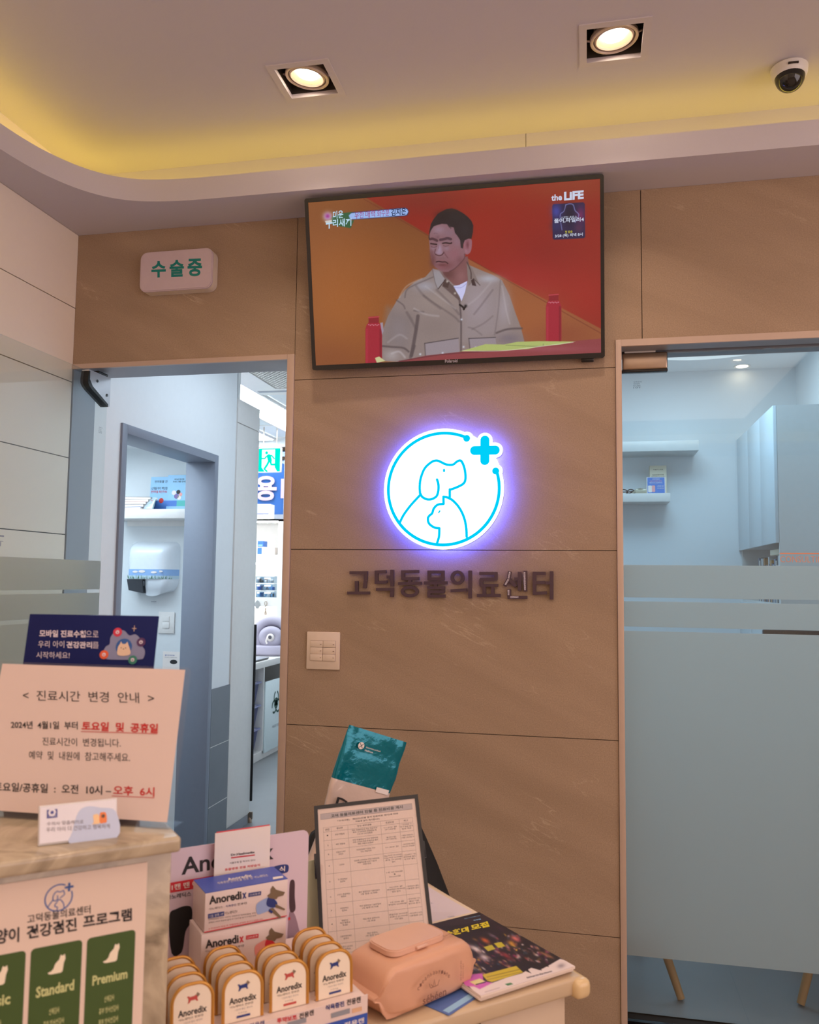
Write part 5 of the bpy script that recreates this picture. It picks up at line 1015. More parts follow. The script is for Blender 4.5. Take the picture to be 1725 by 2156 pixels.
# --- lobby switch
FSw = FR((0, -.0, 0), (1, 0, 0), (0, 0, 1)); a, c = at(646.5, 1408, FSw), at(717.5, 1331, FSw); w, h = (c.x-a.x)/2, (c.y-a.y)/2
r = thing('wall_switch', 'square ivory wall switch plate with six rockers on the stone pillar', 'light switch', TL((a.x+c.x)/2, 0, (a.y+c.y)/2))
b = B(FXz); b.box(-w, w, -h, h, .0005, .010, 0, .003); b.box(-w*.76, w*.77, -h*.54, h*.54, .0098, .0104, 1); out('plate', b, [IVORY, PM('switch_gap', (150, 120, 96), .6)], r)
for i in range(2):
    for j in range(3):
        b = B(FXz); x = -w*.75+i*w*.765; y = -h*.53+j*h*.355; b.box(x, x+w*.745, y, y+h*.345, .0102, .013+(.002 if j == 0 else 0), 0, .001); b.box(x+w*.60, x+w*.68, y+h*.15, y+h*.18, .013, .0153, 1); out('rocker', b, [IVORY, _m['switch_gap']], r)
# ================================================================== RECEPTION COUNTERS
DTm = lambda u, v, z: TL(-u, -v, -z)
r = thing('marble_counter', 'raised marble reception counter at the lower left holding the standing signs', 'counter', DM(-.70, 0, 0))
b = B(DTm(-.70, 0, 0)); b.box(-1.35, -.045, -.165, .15, 1.030, 1.050, 0, .005, 3); out('countertop', b, MARB, r)
b = B(DTm(-.70, 0, 0)); b.box(-1.33, -.052, -.145, .13, 0, 1.030, 0, .002); out('front_body', b, MARB, r)
DESKM = PM('cream_laminate', (198, 174, 142), .38, var=.02); DESKF = PM('cream_front', (206, 184, 158), .5, var=.02)
r = thing('reception_desk', 'low cream reception desk with displays, right of the marble counter', 'desk', DM(.33, .26, 0))
b = B(DTm(.33, .26, 0)); b.box(-.044, .697, -.095, .62, .660, .690, 0, .006, 3); out('desktop', b, DESKM, r)
b = B(DTm(.33, .26, 0)); b.box(.484, .668, -.080, -.062, 0, .659, 0, .002); b.box(-.044, .482, -.080, -.062, 0, .659, 0, .002); b.box(.650, .668, -.06, .60, 0, .659, 0); b.box(-.044, .66, .585, .60, 0, .659, 0); b.box(-.044, -.03, -.06, .6, 0, .659, 0); out('body', b, DESKF, r)
b = B(DTm(.33, .26, 0)); b.box(.672, .708, -.108, -.055, .654, .688, 0, .012, 4); out('corner_guard', b, PM('foam_guard', (214, 186, 140), .25, var=.08), r)
FB_ = DKF(-.0815); 
r = thing('desk_plaque', 'black plaque with pale lettering fixed to the desk front', 'sign', Matrix(FB_) @ TL(.36, .53, 0))
b = B(); b.box(-.124, .124, 0, .134, -.001, .003, 0); [b.stroke([(.078+.007*k, .110), (.081+.007*k, .117+.001*(k % 2))], .0007, .0034, 1) for k in range(6)]; out('plate', b, [MATB, GREYM], r)
def quadF(bl, br, tl, tr, z):
    BL, BR = hz(*bl, z), hz(*br, z); u = (BR-BL).normalized()
    def up(Bp, t): d = ray(*t); return CAM+d*((Bp-CAM).dot(u)/d.dot(u))
    TLp, TRp = up(BL, tl), up(BR, tr)
    return BL, BR, TLp, TRp
# --- poster on the counter front
FP = DKF(-.1462)
GR = PM('poster_green', (62, 86, 34), .55); GR2 = PM('poster_pale', (200, 204, 140), .55); PAP = PM('poster_paper', (226, 204, 188), .55, var=.01); PLB = PM('poster_blue', (84, 110, 170), .55)
r = thing('poster', 'cat health check poster with green columns on the marble counter front', 'poster', FP @ TL(-.232, .62, 0)); Fi = TL(.232, -.62, 0)
b = B(Fi); b.box(-.38, -.083, .60, 1.0185, -.0005, .0006, 0)
c8 = lambda x, y: (x/5.75, 1820+y/5.75)
b.tq('고덕동물의료센터', FP, c8(330, 715), c8(1095, 590), c8(330, 610), 1, .012, .001); b.tq('건강검진', FP, c8(325, 905), c8(930, 800), c8(320, 740), 1, .028, .001, 3); b.tq('프로그램', FP, c8(1005, 770), c8(1595, 675), c8(1005, 615), 1, .028, .001, 3); b.tq('고양이', FP, c8(-220, 985), c8(230, 935), c8(-215, 800), 1, .028, .001, 3)
e = at(*c8(710, 400), FP); rr = .0155
b.stroke([(e.x+rr*math.cos(math.radians(65+314*k/40)), e.y+rr*math.sin(math.radians(65+314*k/40))) for k in range(41)], .0008, .001, 2)
k_ = rr/649
for pts in (cat([(783, 722), (799, 780), (797, 860), (770, 925), (690, 957), (615, 930), (584, 880), (580, 800), (594, 700), (640, 590), (718, 518), (775, 500), (880, 542), (975, 545), (1062, 502), (1113, 640), (1115, 720), (932, 842)], 3, False), [(584, 905), (470, 1030), (350, 1220)], cat([(783, 1468), (810, 1292), (690, 1238), (694, 1145), (790, 1018), (858, 924), (970, 970), (1100, 1170), (1130, 1392)], 3, False)):
    b.stroke([(e.x+(x-853)*k_, e.y-(y-830)*k_) for x, y in pts], .0006, .001, 2)
b.stroke([(e.x+.0075, e.y+.0108), (e.x+.0155, e.y+.0108)], .0014, .0011, 2); b.stroke([(e.x+.0115, e.y+.0068), (e.x+.0115, e.y+.0148)], .0014, .0011, 2)
tp, tr_ = at(*c8(1055, 885), FP), at(*c8(1640, 790), FP); ct = (tp.y+tr_.y)/2; cw = tr_.x-tp.x; s0 = at(*c8(375, 1020), FP).x; cb = .64
cat_sil = [(0, 24), (1, 18), (-1, 12), (-2, 2), (-4, 0), (-16, 0), (-20, 1), (-21, 3), (-17, 4), (-14, 7), (-12, 13), (-7, 18), (-6, 22), (-5, 24), (-3, 22)]
for k, (xl, nm) in enumerate(((tp.x, 'Premium'), (s0, 'Standard'), (s0-(tp.x-s0), 'Basic'))):
    b.flat(rrect(xl, xl+cw, cb, ct, .005), .0009, 3)
    b.flat([(xl+cw*.66+x*.00088, ct-.034+y*.00088) for x, y in cat_sil][::-1], .0014, 4)
    wd_ = {'Premium': .72, 'Standard': .74, 'Basic': .5}[nm]; b.text(nm, xl+cw*(.5-wd_/2), xl+cw*(.5+wd_/2), ct-.058, ct-.045 if nm != 'Premium' else ct-.046, .0014, 5, .03)
    for j, t in enumerate(['신체검사', '흉부 방사선검사', '복부 방사선검사', '혈구검사', '혈청 12종 검사', '전해질검사', 'IPL (췌장)', '심장사상충검사', '갑상선검사', '복부초음파', '심장초음파', '요검사']):
        if k and j > 13-5*k: continue
        wq = .085*len(t)/1.25*.78; wq = min(.8, wq*.95); b.text(t, xl+cw*(.5-wq/2), xl+cw*(.5+wq/2), ct-.081-.0133*j, ct-.0735-.0133*j, .0014, 5, .01, res=1)
out('sheet', b, [PAP, INK, PLB, GR, CRM, GR2], r)
# --- standing signs on the marble
PT = bpy.data.materials.new('thin_paper'); PT.use_nodes = True; nt = PT.node_tree; pb = nt.nodes['Principled BSDF']; pb.inputs['Base Color'].default_value = srgb(246, 226, 218); pb.inputs['Roughness'].default_value = .6
trn = nt.nodes.new('ShaderNodeBsdfTranslucent'); trn.inputs[0].default_value = srgb(228, 208, 204); mxs = nt.nodes.new('ShaderNodeMixShader'); mxs.inputs[0].default_value = .26
nt.links.new(pb.outputs[0], mxs.inputs[1]); nt.links.new(trn.outputs[0], mxs.inputs[2]); nt.links.new(mxs.outputs[0], nt.nodes['Material Output'].inputs[0])
MZ = 1.0505
def stand(name, label, cate, bl, br, tl, tr, z):
    BL, BR, TLp, TRp = quadF(bl, br, tl, tr, z); F = FR(BL, BR-BL, TRp-BR); r = thing(name, label, cate, F)
    return r, F, (BR-BL).length, (TRp-BR).length
r, FN, w, h = stand('blue_notice_stand', 'navy blue standing sign with white Korean text and a cloud picture', 'sign', (6, 1700), (292, 1712), (70, 1290), (334, 1297), MZ)
NAVY = PM('navy_print', (8, 22, 84), .5, spec=.2)
b = B(); b.box(0, w, 0.0015, h, -.003, 0, 0, .0008); ul = FN.inverted().to_3x3() @ Vector((0, 0, 1)); FT2 = Matrix.Rotation(math.atan2(ul.z, ul.y), 4, 'X'); b.box(-.002, w+.002, 0.001, .005, -.05, -.001, 0, .001, T=FT2); b.box(-.002, w+.002, .001, .005, -.001, .010, 0, .001, T=FT2); out('panel', b, NAVY, r)
c2 = lambda x, y: (x/3.85, 1260+y/3.85)
PW = PM('print_white', (220, 208, 220), .5); PGY = PM('cloud_grey', (132, 136, 168), .5); PPK = PM('icon_red', (206, 52, 80), .5); POR = PM('icon_orange', (226, 96, 56), .5); PTL = PM('icon_teal', (52, 128, 110), .5); PPU = PM('icon_plum', (80, 44, 92), .5); PSK = PM('icon_cream', (226, 196, 170), .5); PMB = PM('icon_blue', (44, 92, 160), .5)
b = B(); zq = .0006
b.tq('모바일 진료수첩', FN, c2(320, 312), c2(695, 318), c2(322, 255), 0, .028, zq, 3); b.tq('으로', FN, c2(700, 312), c2(800, 314), c2(700, 262), 0, -.005, zq); b.tq('우리 아이', FN, c2(310, 398), c2(522, 400), c2(312, 342), 0, 0, zq)
b.tq('건강관리', FN, c2(540, 402), c2(748, 406), c2(540, 348), 0, .028, zq, 3); b.tq('를', FN, c2(752, 404), c2(802, 406), c2(752, 352), 0, -.005, zq); b.tq('시작하세요!', FN, c2(295, 486), c2(565, 488), c2(297, 432), 0, 0, zq)
def dpx(x, y, rx, m, z=zq, ry=None):
    p = at(*c2(x, y), FN); q = at(*c2(x+rx, y), FN); q2 = at(*c2(x, y-(ry or rx)), FN); b.disc(p.x, p.y, abs(q.x-p.x), z, m, 24, abs(q2.y-p.y))
b.pq(FN, [c2(*q) for q in cat([(850, 480), (842, 430), (860, 390), (890, 370), (900, 310), (950, 260), (1010, 262), (1050, 300), (1100, 292), (1140, 330), (1150, 380), (1175, 420), (1170, 470), (1130, 495), (900, 495)], 4)], 1, zq)
dpx(1006, 392, 66, 7, zq+.0003)
b.pq(FN, [c2(*q) for q in cat([(955, 455), (958, 400), (975, 370), (985, 350), (995, 368), (1022, 368), (1035, 352), (1042, 372), (1056, 410), (1058, 452), (1005, 466)], 3)], 6, zq+.0006)
b.pq(FN, [c2(*q) for q in ((980, 398), (992, 398), (986, 406))], 8, zq+.0009); b.pq(FN, [c2(*q) for q in ((1016, 400), (1028, 400), (1022, 408))], 8, zq+.0009); b.pq(FN, [c2(*q) for q in ((998, 412), (1012, 412), (1005, 404))], 8, zq+.0009)
for x, y, m in ((956, 274, 2), (1146, 355, 5), (846, 456, 3), (1078, 498, 4)): dpx(x, y, 36, m, zq+.0004); dpx(x, y, 15, 0, zq+.0008); dpx(x, y+2, 6, m, zq+.0011)
p = at(*c2(1090, 244), FN); b.stroke([(p.x-.003, p.y), (p.x+.003, p.y)], .0004, zq, 6); b.stroke([(p.x, p.y-.004), (p.x, p.y+.004)], .0004, zq, 6)
out('print', b, [PW, PGY, PPK, POR, PTL, PPU, PSK, PMB, INK], r)
r, FN, w, h = stand('hours_notice_stand', 'pale notice of changed clinic hours in a clear acrylic stand', 'sign', (0, 1722), (350, 1747), (5, 1396), (390, 1408), MZ)
pb_ = at(345, 1731, FN); tl_, tr2 = at(5, 1396, FN), at(390, 1408, FN)
b = B(); b.prism(rrect(tl_.x-.008, tr2.x+.008, 0.0005, tr2.y+.002, .006), -.0022, -.0008, 0); ul = FN.inverted().to_3x3() @ Vector((0, 0, 1)); b.box(tl_.x-.008, tr2.x+.008, 0.0005, .002, -.035, -.001, 0, T=Matrix.Rotation(math.atan2(ul.z, ul.y), 4, 'X')); out('acrylic_holder', b, ACRY, r)
b = B(); b.box(tl_.x, tr2.x, pb_.y, tr2.y-.0015, -.0006, 0, 0); out('paper', b, PT, r)
b = B(); z_ = .0005
b.tq('<  진료시간  변경  안내  >', FN, c2(187, 826), c2(1252, 852), c2(187, 742), 0, .0, z_, 3)
b.tq('2024년  4월1일  부터', FN, c2(90, 1054), c2(632, 1062), c2(90, 992), 0, .015, z_, 3); b.tq('토요일  및  공휴일', FN, c2(662, 1070), c2(1280, 1092), c2(668, 995), 1, .03, z_, 3)
b.tq('진료시간이  변경됩니다.', FN, c2(345, 1190), c2(980, 1206), c2(345, 1125), 0, .0, z_, 3); b.tq('예약  및  내원에  참고해주세요.', FN, c2(235, 1302), c2(1055, 1324), c2(238, 1234), 0, .0, z_, 3)
b.tq('토요일/공휴일  :  오전  10시 –', FN, c2(-48, 1562), c2(902, 1594), c2(-44, 1488), 0, .015, z_, 3); b.tq('오후  6시', FN, c2(918, 1592), c2(1252, 1608), c2(922, 1515), 1, .02, z_, 3)
b.pq(FN, [c2(*q) for q in ((658, 1076), (1278, 1094), (1278, 1099), (658, 1081))], 1, z_); b.pq(FN, [c2(*q) for q in ((908, 1598), (1252, 1613), (1252, 1618), (908, 1603))], 1, z_)
out('lettering', b, [INK, REDI], r)
r, FN, w, h = stand('card_stand', 'small slanted acrylic block with a pale blue pet care card, front of the marble counter', 'sign', (80, 1783), (247, 1762), (89, 1697), (247, 1679), MZ)
h2 = at(89, 1697, FN).y
ht = (h+h2)/2
b = B(); b.box(0, w, .0005, ht, -.010, -.0012, 0, .001); out('acrylic_block', b, PM('frosty_acrylic', (214, 210, 208), .15, spec=.6), r)
b = B(); b.box(.0015, w-.0015, .003, ht-.002, -.001, 0, 0)
c5 = lambda x, y: (x/4.26, 1650+y/4.26)
b.pq(FN, [c5(*q) for q in cat([(640, 540), (650, 430), (700, 260), (780, 205), (900, 215), (1040, 250), (1045, 490)], 4)], 1, .0003)
b.pq(FN, [c5(*q) for q in ((420, 236), (515, 226), (515, 302), (420, 312))], 2, .0004); a = at(*c5(467, 258), FN); b.disc(a.x, a.y, .0045, .0008, 0); b.disc(a.x, a.y, .002, .0011, 2); b.tq('우리동물병원', FN, c5(432, 302), c5(505, 293), c5(432, 288), 0, .01, .0007, 1)
b.tq('수의사 맞춤케어로', FN, c5(420, 378), c5(750, 358), c5(420, 342), 3, 0, .0006); b.tq('우리 아이 더 건강하고 행복하게', FN, c5(415, 435), c5(985, 400), c5(415, 392), 3, 0, .0006)
b.pq(FN, [c5(*q) for q in cat([(840, 350), (835, 290), (850, 275), (885, 278), (895, 350), (870, 362), (820, 362)], 3)], 4, .0006); b.pq(FN, [c5(*q) for q in cat([(895, 350), (895, 270), (915, 256), (950, 262), (958, 340), (930, 352)], 3)], 5, .0007); a = at(*c5(925, 290), FN); b.disc(a.x, a.y, .0022, .001, 6)
out('card', b, [PM('card_white', (226, 222, 228), .3), PM('card_blue', (190, 200, 224), .3), PM('card_navy', (60, 64, 140), .3), PM('card_grey_text', (120, 112, 118), .5), PM('pet_cream', (240, 200, 150), .5), PM('pet_orange', (232, 130, 70), .5), BRN], r)
# brochure standing behind the marble counter
r = thing('brochure_rack', 'dark red brochure in a clear pocket behind the marble counter, by the grey door jamb', 'brochure', DM(-.105, .128, 1.0505) @ Matrix.Rotation(-.08, 4, 'X'))
b = B(FXz); b.box(-.05, .05, 0, .15, -.003, 0, 0); b.box(-.045, .045, .10, .145, 0, .0008, 1); b.text('건강한 습관', -.03, .03, .06, .07, .001, 2, .01); out('cover', b, [PM('dark_red_print', (112, 44, 44), .4), GREYM, PAPER], r)
# ================================================================== DISPLAY TRAY WITH CANS
T0 = .690; DZ = .755
r = thing('display_tray', 'white cardboard counter display tray holding four columns of pet food cans', 'display tray', DM(.112, .02, T0)); Dt = DTm(.112, .02, T0)
CARD = PM('white_card', (228, 206, 198), .55, var=.01); RDP = PM('card_red', (206, 44, 58), .5); NVP = PM('card_navy_ink', (34, 52, 120), .5); BLP = PM('card_blue_ink', (48, 84, 176), .5)
b = B(Dt); ls = -.036; rs = .262
b.box(ls, rs, -.104, -.1025, T0+.0005, .760, 0); b.box(ls, ls+.0015, -.1025, .15, T0+.0005, .755, 0); b.box(rs-.0015, rs, -.1025, .15, T0+.0005, .755, 0); b.box(ls, rs, .1485, .15, T0+.0005, .755, 0); b.box(ls+.0016, rs-.0016, -.1024, .1484, DZ-.0015, DZ, 0)
CC = [.0025, .075, .146, .219]; VR = {0: [-.077, -.045, -.015, .014], 1: [-.077, -.045, -.013, .016], 2: [-.077, -.045, -.014], 3: [-.077, -.046, -.017, .016]}
for i, c in enumerate(CC):
    for v in VR[i]: b.box(c-.031, c+.031, v+.003, v+.0045, DZ, DZ+.0003, 1)
out('tray_body', b, [CARD, BRN], r)
FT_ = DKF(-.1045); b = B(DM(.112, .02, T0).inverted() @ FT_)
c9 = lambda x, y: (340+x/3.92, 1920+y/3.92)
b.tq('투약보조', FT_, c9(955, 922), c9(1120, 888), c9(953, 878), 1, .03, .0004); b.tq('전용캔', FT_, c9(1138, 884), c9(1258, 850), c9(1138, 838), 0, .02, .0004)
b.tq('식욕증진', FT_, c9(1355, 815), c9(1510, 778), c9(1352, 770), 2, .03, .0004); b.tq('전용캔', FT_, c9(1530, 774), c9(1645, 746), c9(1530, 722), 0, .02, .0004)
b.tq('관절건강 전용캔', FT_, c9(540, 1010), c9(850, 935), c9(540, 965), 2, .02, .0004); b.tq('체중조절 전용캔', FT_, c9(130, 1110), c9(420, 1040), c9(130, 1060), 1, .02, .0004)
for x in (1400, 1040): b.pq(FT_, [c9(*q) for q in ((x, 838+(1400-x)*.21), (x+155, 795+(1400-x)*.21), (x+155, 835+(1400-x)*.21), (x, 878+(1400-x)*.21))], 3, .0003)
b.pq(FT_, [c9(*q) for q in ((1575, 800), (1655, 780), (1655, 815), (1575, 835))], 4, .0003)
u0, z0 = at(*c9(1380, 925), FT_), at(*c9(1675, 838), FT_); b.box(ls+.0005, rs-.0005, T0+.001, z0.y, .0001, .0004, 5); b.text('저스트레스 전용캔', rs-.10, rs-.006, z0.y-.013, z0.y-.005, .0007, 6, .02)
out('front_print', b, [INK, RDP, NVP, GREYM, PM('card_tan', (222, 176, 140), .5), BLP, PAPER], r)
bh = atv(640, 1748, .16); bR = atv(650, 1770, .16)[0]
b = B(DM(.112, .02, T0).inverted() @ DKF(.16)); bt_ = bh[1]
b.prism(rrect(ls, bR, T0+.001, bt_, .012), -.0015, .0, 0)
FBk = DKF(.16); cA = lambda x, y: (340+x/3.75, 1700+y/3.75)
b.tq('Anoredix', FBk, cA(158, 535), cA(885, 408), cA(158, 398), 1, .02, .0005, 4); b.pq(FBk, [cA(*q) for q in cat([(880, 470), (960, 450), (1000, 455), (1004, 490), (985, 515), (900, 528), (870, 505)], 4)], 2, .0004); b.tq('식', FBk, cA(930, 510), cA(975, 502), cA(930, 468), 5, .02, .0008)
b.pq(FBk, [cA(*q) for q in ((60, 596), (520, 518), (520, 596), (60, 676))], 3, .0004); b.tq('1캔 땐 아노레딕스', FBk, cA(80, 656), cA(500, 584), cA(80, 608), 5, .02, .0008); b.tq('아노레딕스 : 투약보조', FBk, cA(40, 730), cA(420, 668), cA(40, 692), 1, .02, .0006)
b.pq(FBk, [cA(*q) for q in cat([(60, 860), (120, 800), (200, 775), (240, 800), (236, 900), (190, 980), (160, 1140), (80, 1150)], 4)], 4, .0005)
b.pq(FBk, [cA(*q) for q in cat([(1012, 610), (1030, 570), (1052, 590), (1052, 700), (1058, 800), (1030, 830), (1010, 790)], 4)], 6, .0005); b.pq(FBk, [cA(*q) for q in cat([(1010, 830), (1050, 840), (1085, 960), (1100, 1070), (1000, 1100)], 4)], 7, .0004); b.pq(FBk, [cA(*q) for q in ((1000, 868), (1016, 864), (1016, 886), (1000, 890))], 3, .0009)
out('back_card', b, [PM('back_card', (216, 196, 208), .45, var=.01), INK, NVP, RDP, MATB, PAPER, PM('dog_brown', (72, 50, 56), .7), PM('dog_mauve', (150, 124, 138), .7)], r)
GOLD = PM('gold_foil', (206, 152, 74), .32, .55, var=.05); LBL = PM('lid_label', (238, 222, 200), .4, var=.01); CLRIM = PM('pale_flange', (214, 190, 150), .3, .2)
def arch(w, h, rad, n=8, y0=0):
    p = [(w, y0)]
    for k in range(n+1): a = PI/2*k/n; p.append((w-rad+rad*math.cos(a), h-rad+rad*math.sin(a)))
    for k in range(n+1): a = PI/2+PI/2*k/n; p.append((-w+rad+rad*math.cos(a), h-rad+rad*math.sin(a)))
    p.append((-w, y0)); return p
DOGS = [(-14, 8), (-10, 9), (-7, 6), (4, 7), (9, 9), (11, 13), (13, 9), (17, 7), (13, 4), (11, 1), (13, -6), (10, -6), (7, -2), (-4, -2), (-8, -7), (-12, -8), (-10, -1), (-11, 4)]
def can(kind):
    r = thing('pet_food_can', 'x', 'can', None, 'foil pet food cans in the display tray')
    b = B(FXz); secs = []
    for t, s_ in ((0, 1.0), (-.004, .90), (-.018, .84), (-.021, .78)): secs.append([(x*s_, (y-.03)*s_+.03 if y > 0 else y, t) for x, y in arch(.0285, .064, .023)])
    b.loft(secs, 0, caps=True); out('tub', b, GOLD, r)
    b = B(FXz); o = arch(.030, .066, .024); i_ = arch(.0265, .0625, .0215); m_ = [(x, y) for x, y in i_]
    b.slab([o, ], -.0002, .0004, 2); n = len(o)
    b.stroke([(x*.955, y*.982) for x, y in o], .0024, .0010, 0, cap=False); b.tube([(x*.955, max(y*.98, .001), .0010) for x, y in o], .0014, 0, 6)
    b.flat(i_, .0008, 1); c = 3 if kind == 'blue' else 4
    b.flat([(x*.00058, .0445+y*.00058) for x, y in DOGS][::-1], .0013, c); b.flat([(x*.00058, .0445+y*.00058) for x, y in ((8, 8), (11, 14), (18, 8), (12, 3))][::-1], .0014, 7)
    b.text('Anoredix', -.020, .020, .0245, .0335, .0014, 5, .02); b.text('아노레딕스 전용캔', -.019, .015, .0195, .0225, .0014, 5, 0, res=1); b.text('기호성 좋은 영양식', -.012, .014, .0145, .0170, .0014, 6, 0, res=1); b.text('100g', -.006, .006, .0095, .0118, .0014, 6, 0, res=1); b.box(-.009, .011, .0045, .0075, .0010, .0013, c)
    out('lid', b, [GOLD, LBL, CLRIM, NVP, PM('can_red', (190, 74, 66), .5), INK, GREYM, PM('dog_tan', (130, 110, 90), .6)], r)
    return r
protos = {}
ordn = ['front', 'second', 'third', 'fourth']; coln = ['leftmost column, half hidden by the marble', 'second column from the left', 'third column from the left', 'rightmost column']
for i, c in enumerate(CC):
    for j, v in enumerate(VR[i]):
        kd = 'red' if i in (0, 2) else 'blue'
        if kd not in protos: o = protos[kd] = can(kd)
        else:
            src = protos[kd]; o = src.copy(); COL.objects.link(o)
            for ch in src.children: k = ch.copy(); COL.objects.link(k); k.parent = o
        o.matrix_world = DM(c, v, DZ+.0008, .02*math.sin(i*5+j*3)) @ Matrix.Rotation(math.radians(-3), 4, 'X')
        o['label'] = ('front can with %s dog print, %s' if j == 0 else ordn[j]+' can from the front with %s dog print, %s') % (kd, coln[i])
# --- stacked cartons behind the cans
def carton(u0, u1, v0, v1, z0, z1, kd, label, pix, top):
    r = thing('carton', label, 'box', DM((u0+u1)/2, (v0+v1)/2, z0), 'white pet food cartons stacked in the tray'); T = DTm((u0+u1)/2, (v0+v1)/2, z0)
    b = B(T); b.box(u0, u1, v0, v1, z0+.0005, z1-.001, 0, .001); b.box(u0+.0003, u1-.0003, v0+.0003, v1-.0003, z1-.001, z1, 1 if top else 0)
    b.box(u0, u1, v0-.0003, v0, z0+.0006, z0+.002, 2)
    out('carton_body', b, [PM('carton_white', (224, 206, 200), .45, var=.01), PM('carton_blue', (62, 84, 176), .4), RDP], r)
    F = DKF(v0-.0004); b = B(r.matrix_world.inverted() @ F)
    ink = NVP if kd == 'blue' else RDP
    t0, t1, t2, pill, sub = pix
    b.tq('Anoredi', F, t0, ((t1[0]*.87+t0[0]*.13), (t1[1]*.87+t0[1]*.13)), t2, 0, .03, .0004, 3); b.tq('x', F, (t1[0]*.885+t0[0]*.115, t1[1]*.885+t0[1]*.115), t1, (t1[0]*.885+t0[0]*.115, t1[1]*.885+t0[1]*.115-(t0[1]-t2[1])*.7), 1, .03, .0004, 3)
    b.pq(F, pill, 1, .0003); b.tq('건사료용', F, (pill[3][0]+2, pill[3][1]-2), (pill[2][0]-2, pill[2][1]-2), (pill[0][0]+2, pill[0][1]+2), 2, 0, .0007, 1)
    b.tq('아노레딕스 :', F, sub[0], (sub[0][0]*.6+sub[1][0]*.4, sub[0][1]*.6+sub[1][1]*.4), sub[2], 0, .0, .0004, 1); b.tq('식욕증진', F, (sub[0][0]*.56+sub[1][0]*.44, sub[0][1]*.56+sub[1][1]*.44), (sub[0][0]*.28+sub[1][0]*.72, sub[0][1]*.28+sub[1][1]*.72), (sub[2][0]*.56+(sub[1][0])*.44, sub[2][1]+(sub[1][1]-sub[0][1])*.44), 1, .01, .0004, 1); b.tq('전용캔', F, (sub[0][0]*.25+sub[1][0]*.75, sub[0][1]*.25+sub[1][1]*.75), sub[1], (sub[0][0]*.25+sub[1][0]*.75, sub[2][1]+(sub[1][1]-sub[0][1])*.75), 0, 0, .0004, 1)
    dy = 0 if kd == 'blue' else 330; dx = 0 if kd == 'blue' else -12
    g = lambda pts: [cA(x+dx, y+dy) for x, y in pts]
    b.pq(F, g(cat([(750, 770), (790, 735), (850, 710), (905, 735), (915, 770), (880, 800), (800, 835), (756, 840)], 4)), 3, .0003)
    b.pq(F, g(cat([(840, 715), (880, 715), (912, 750), (910, 780), (870, 790), (830, 770)], 3)), 1, .0006)
    b.pq(F, g([(880, 618), (905, 648), (976, 668), (960, 695), (920, 705), (905, 725), (850, 715), (836, 695), (862, 676), (862, 645)]), 4, .0008)
    if kd == 'blue':
        b.pq(F, g([(900, 760), (976, 800), (970, 812), (900, 790)]), 4, .0007); b.pq(F, g([(880, 790), (945, 862), (930, 874), (880, 830), (850, 800)]), 4, .0007); b.pq(F, g([(850, 800), (880, 820), (870, 838), (845, 820)]), 1, .0009)
        b.pq(F, [cA(*q) for q in ((368, 842), (495, 820), (495, 855), (368, 878))], 1, .0003); b.tq('기호 만족 UP', F, cA(375, 872), cA(488, 850), cA(375, 850), 2, 0, .0007, 1)
        b.tq('아노레딕스!', F, cA(500, 850), cA(598, 832), cA(500, 824), 0, 0, .0004, 1); b.tq('단백질함량 45% 이상의 식욕부진 반려동물을 위한', F, cA(372, 892), cA(745, 838), cA(372, 880), 0, 0, .0004, 1); b.tq('알레르기프리 처방식 급여 시 기호성을 높이기 위한 보조', F, cA(372, 916), cA(748, 858), cA(372, 904), 0, 0, .0004, 1); b.tq('※ 수의사와 상담 후 적절하게 급여해 주시기 바랍니다', F, cA(372, 966), cA(800, 888), cA(372, 952), 5, 0, .0004, 1)
    out('print', b, [INK, ink, PAPER, PM('soft_'+kd, (150, 170, 214) if kd == 'blue' else (232, 150, 140), .5), PM('dog_olive', (120, 100, 76), .6), RDP], r)
    if top:
        F = FR(DK(0, 0, z1+.0003), UU, VV); b = B(r.matrix_world.inverted() @ F)
        b.tq('Anoredix', F, cA(530, 580), cA(720, 545), cA(515, 560), 0, .02, .0002, 2); b.tq('식욕증진 반려동물 전용 캔 아노레딕스', F, cA(445, 610), cA(845, 545), cA(440, 590), 0, .0, .0002, 1); b.pq(F, [cA(*q) for q in ((880, 552), (960, 540), (962, 556), (882, 570))], 0, .0002)
        out('top_print', b, PAPER, r)
carton(.054, .196, .063, .130, DZ, .827, 'red', 'lower carton with a red dog print, under the blue-topped carton', (cA(348, 1115), cA(650, 1062), cA(345, 1048), [cA(*q) for q in ((668, 1012), (768, 996), (766, 1028), (668, 1044))], (cA(345, 1145), cA(652, 1098), cA(345, 1128))), False)
carton(.059, .198, .065, .132, .828, .889, 'blue', 'upper carton with a blue top and blue dog print', (cA(378, 768), cA(672, 716), cA(375, 702), [cA(*q) for q in ((688, 676), (788, 660), (786, 692), (686, 708))], (cA(375, 812), cA(675, 762), cA(375, 794))), True)
r = thing('brochure', 'white brochure with a red brand line standing behind the blue-topped carton', 'brochure', DM(.13, .146, DZ+.0005) @ Matrix.Identity(4)); FC = DKF(.1445)
a, c, d = at(*cA(425, 200), FC), at(*cA(862, 150), FC), at(*cA(862, 460), FC); zt = (a.y+c.y)/2
b = B(r.matrix_world.inverted() @ FC); b.box(a.x, c.x, DZ+.001, zt, -.0012, 0, 0); b.box(a.x+.003, c.x-.001, DZ+.001, zt+.0015, -.003, -.0016, 2)
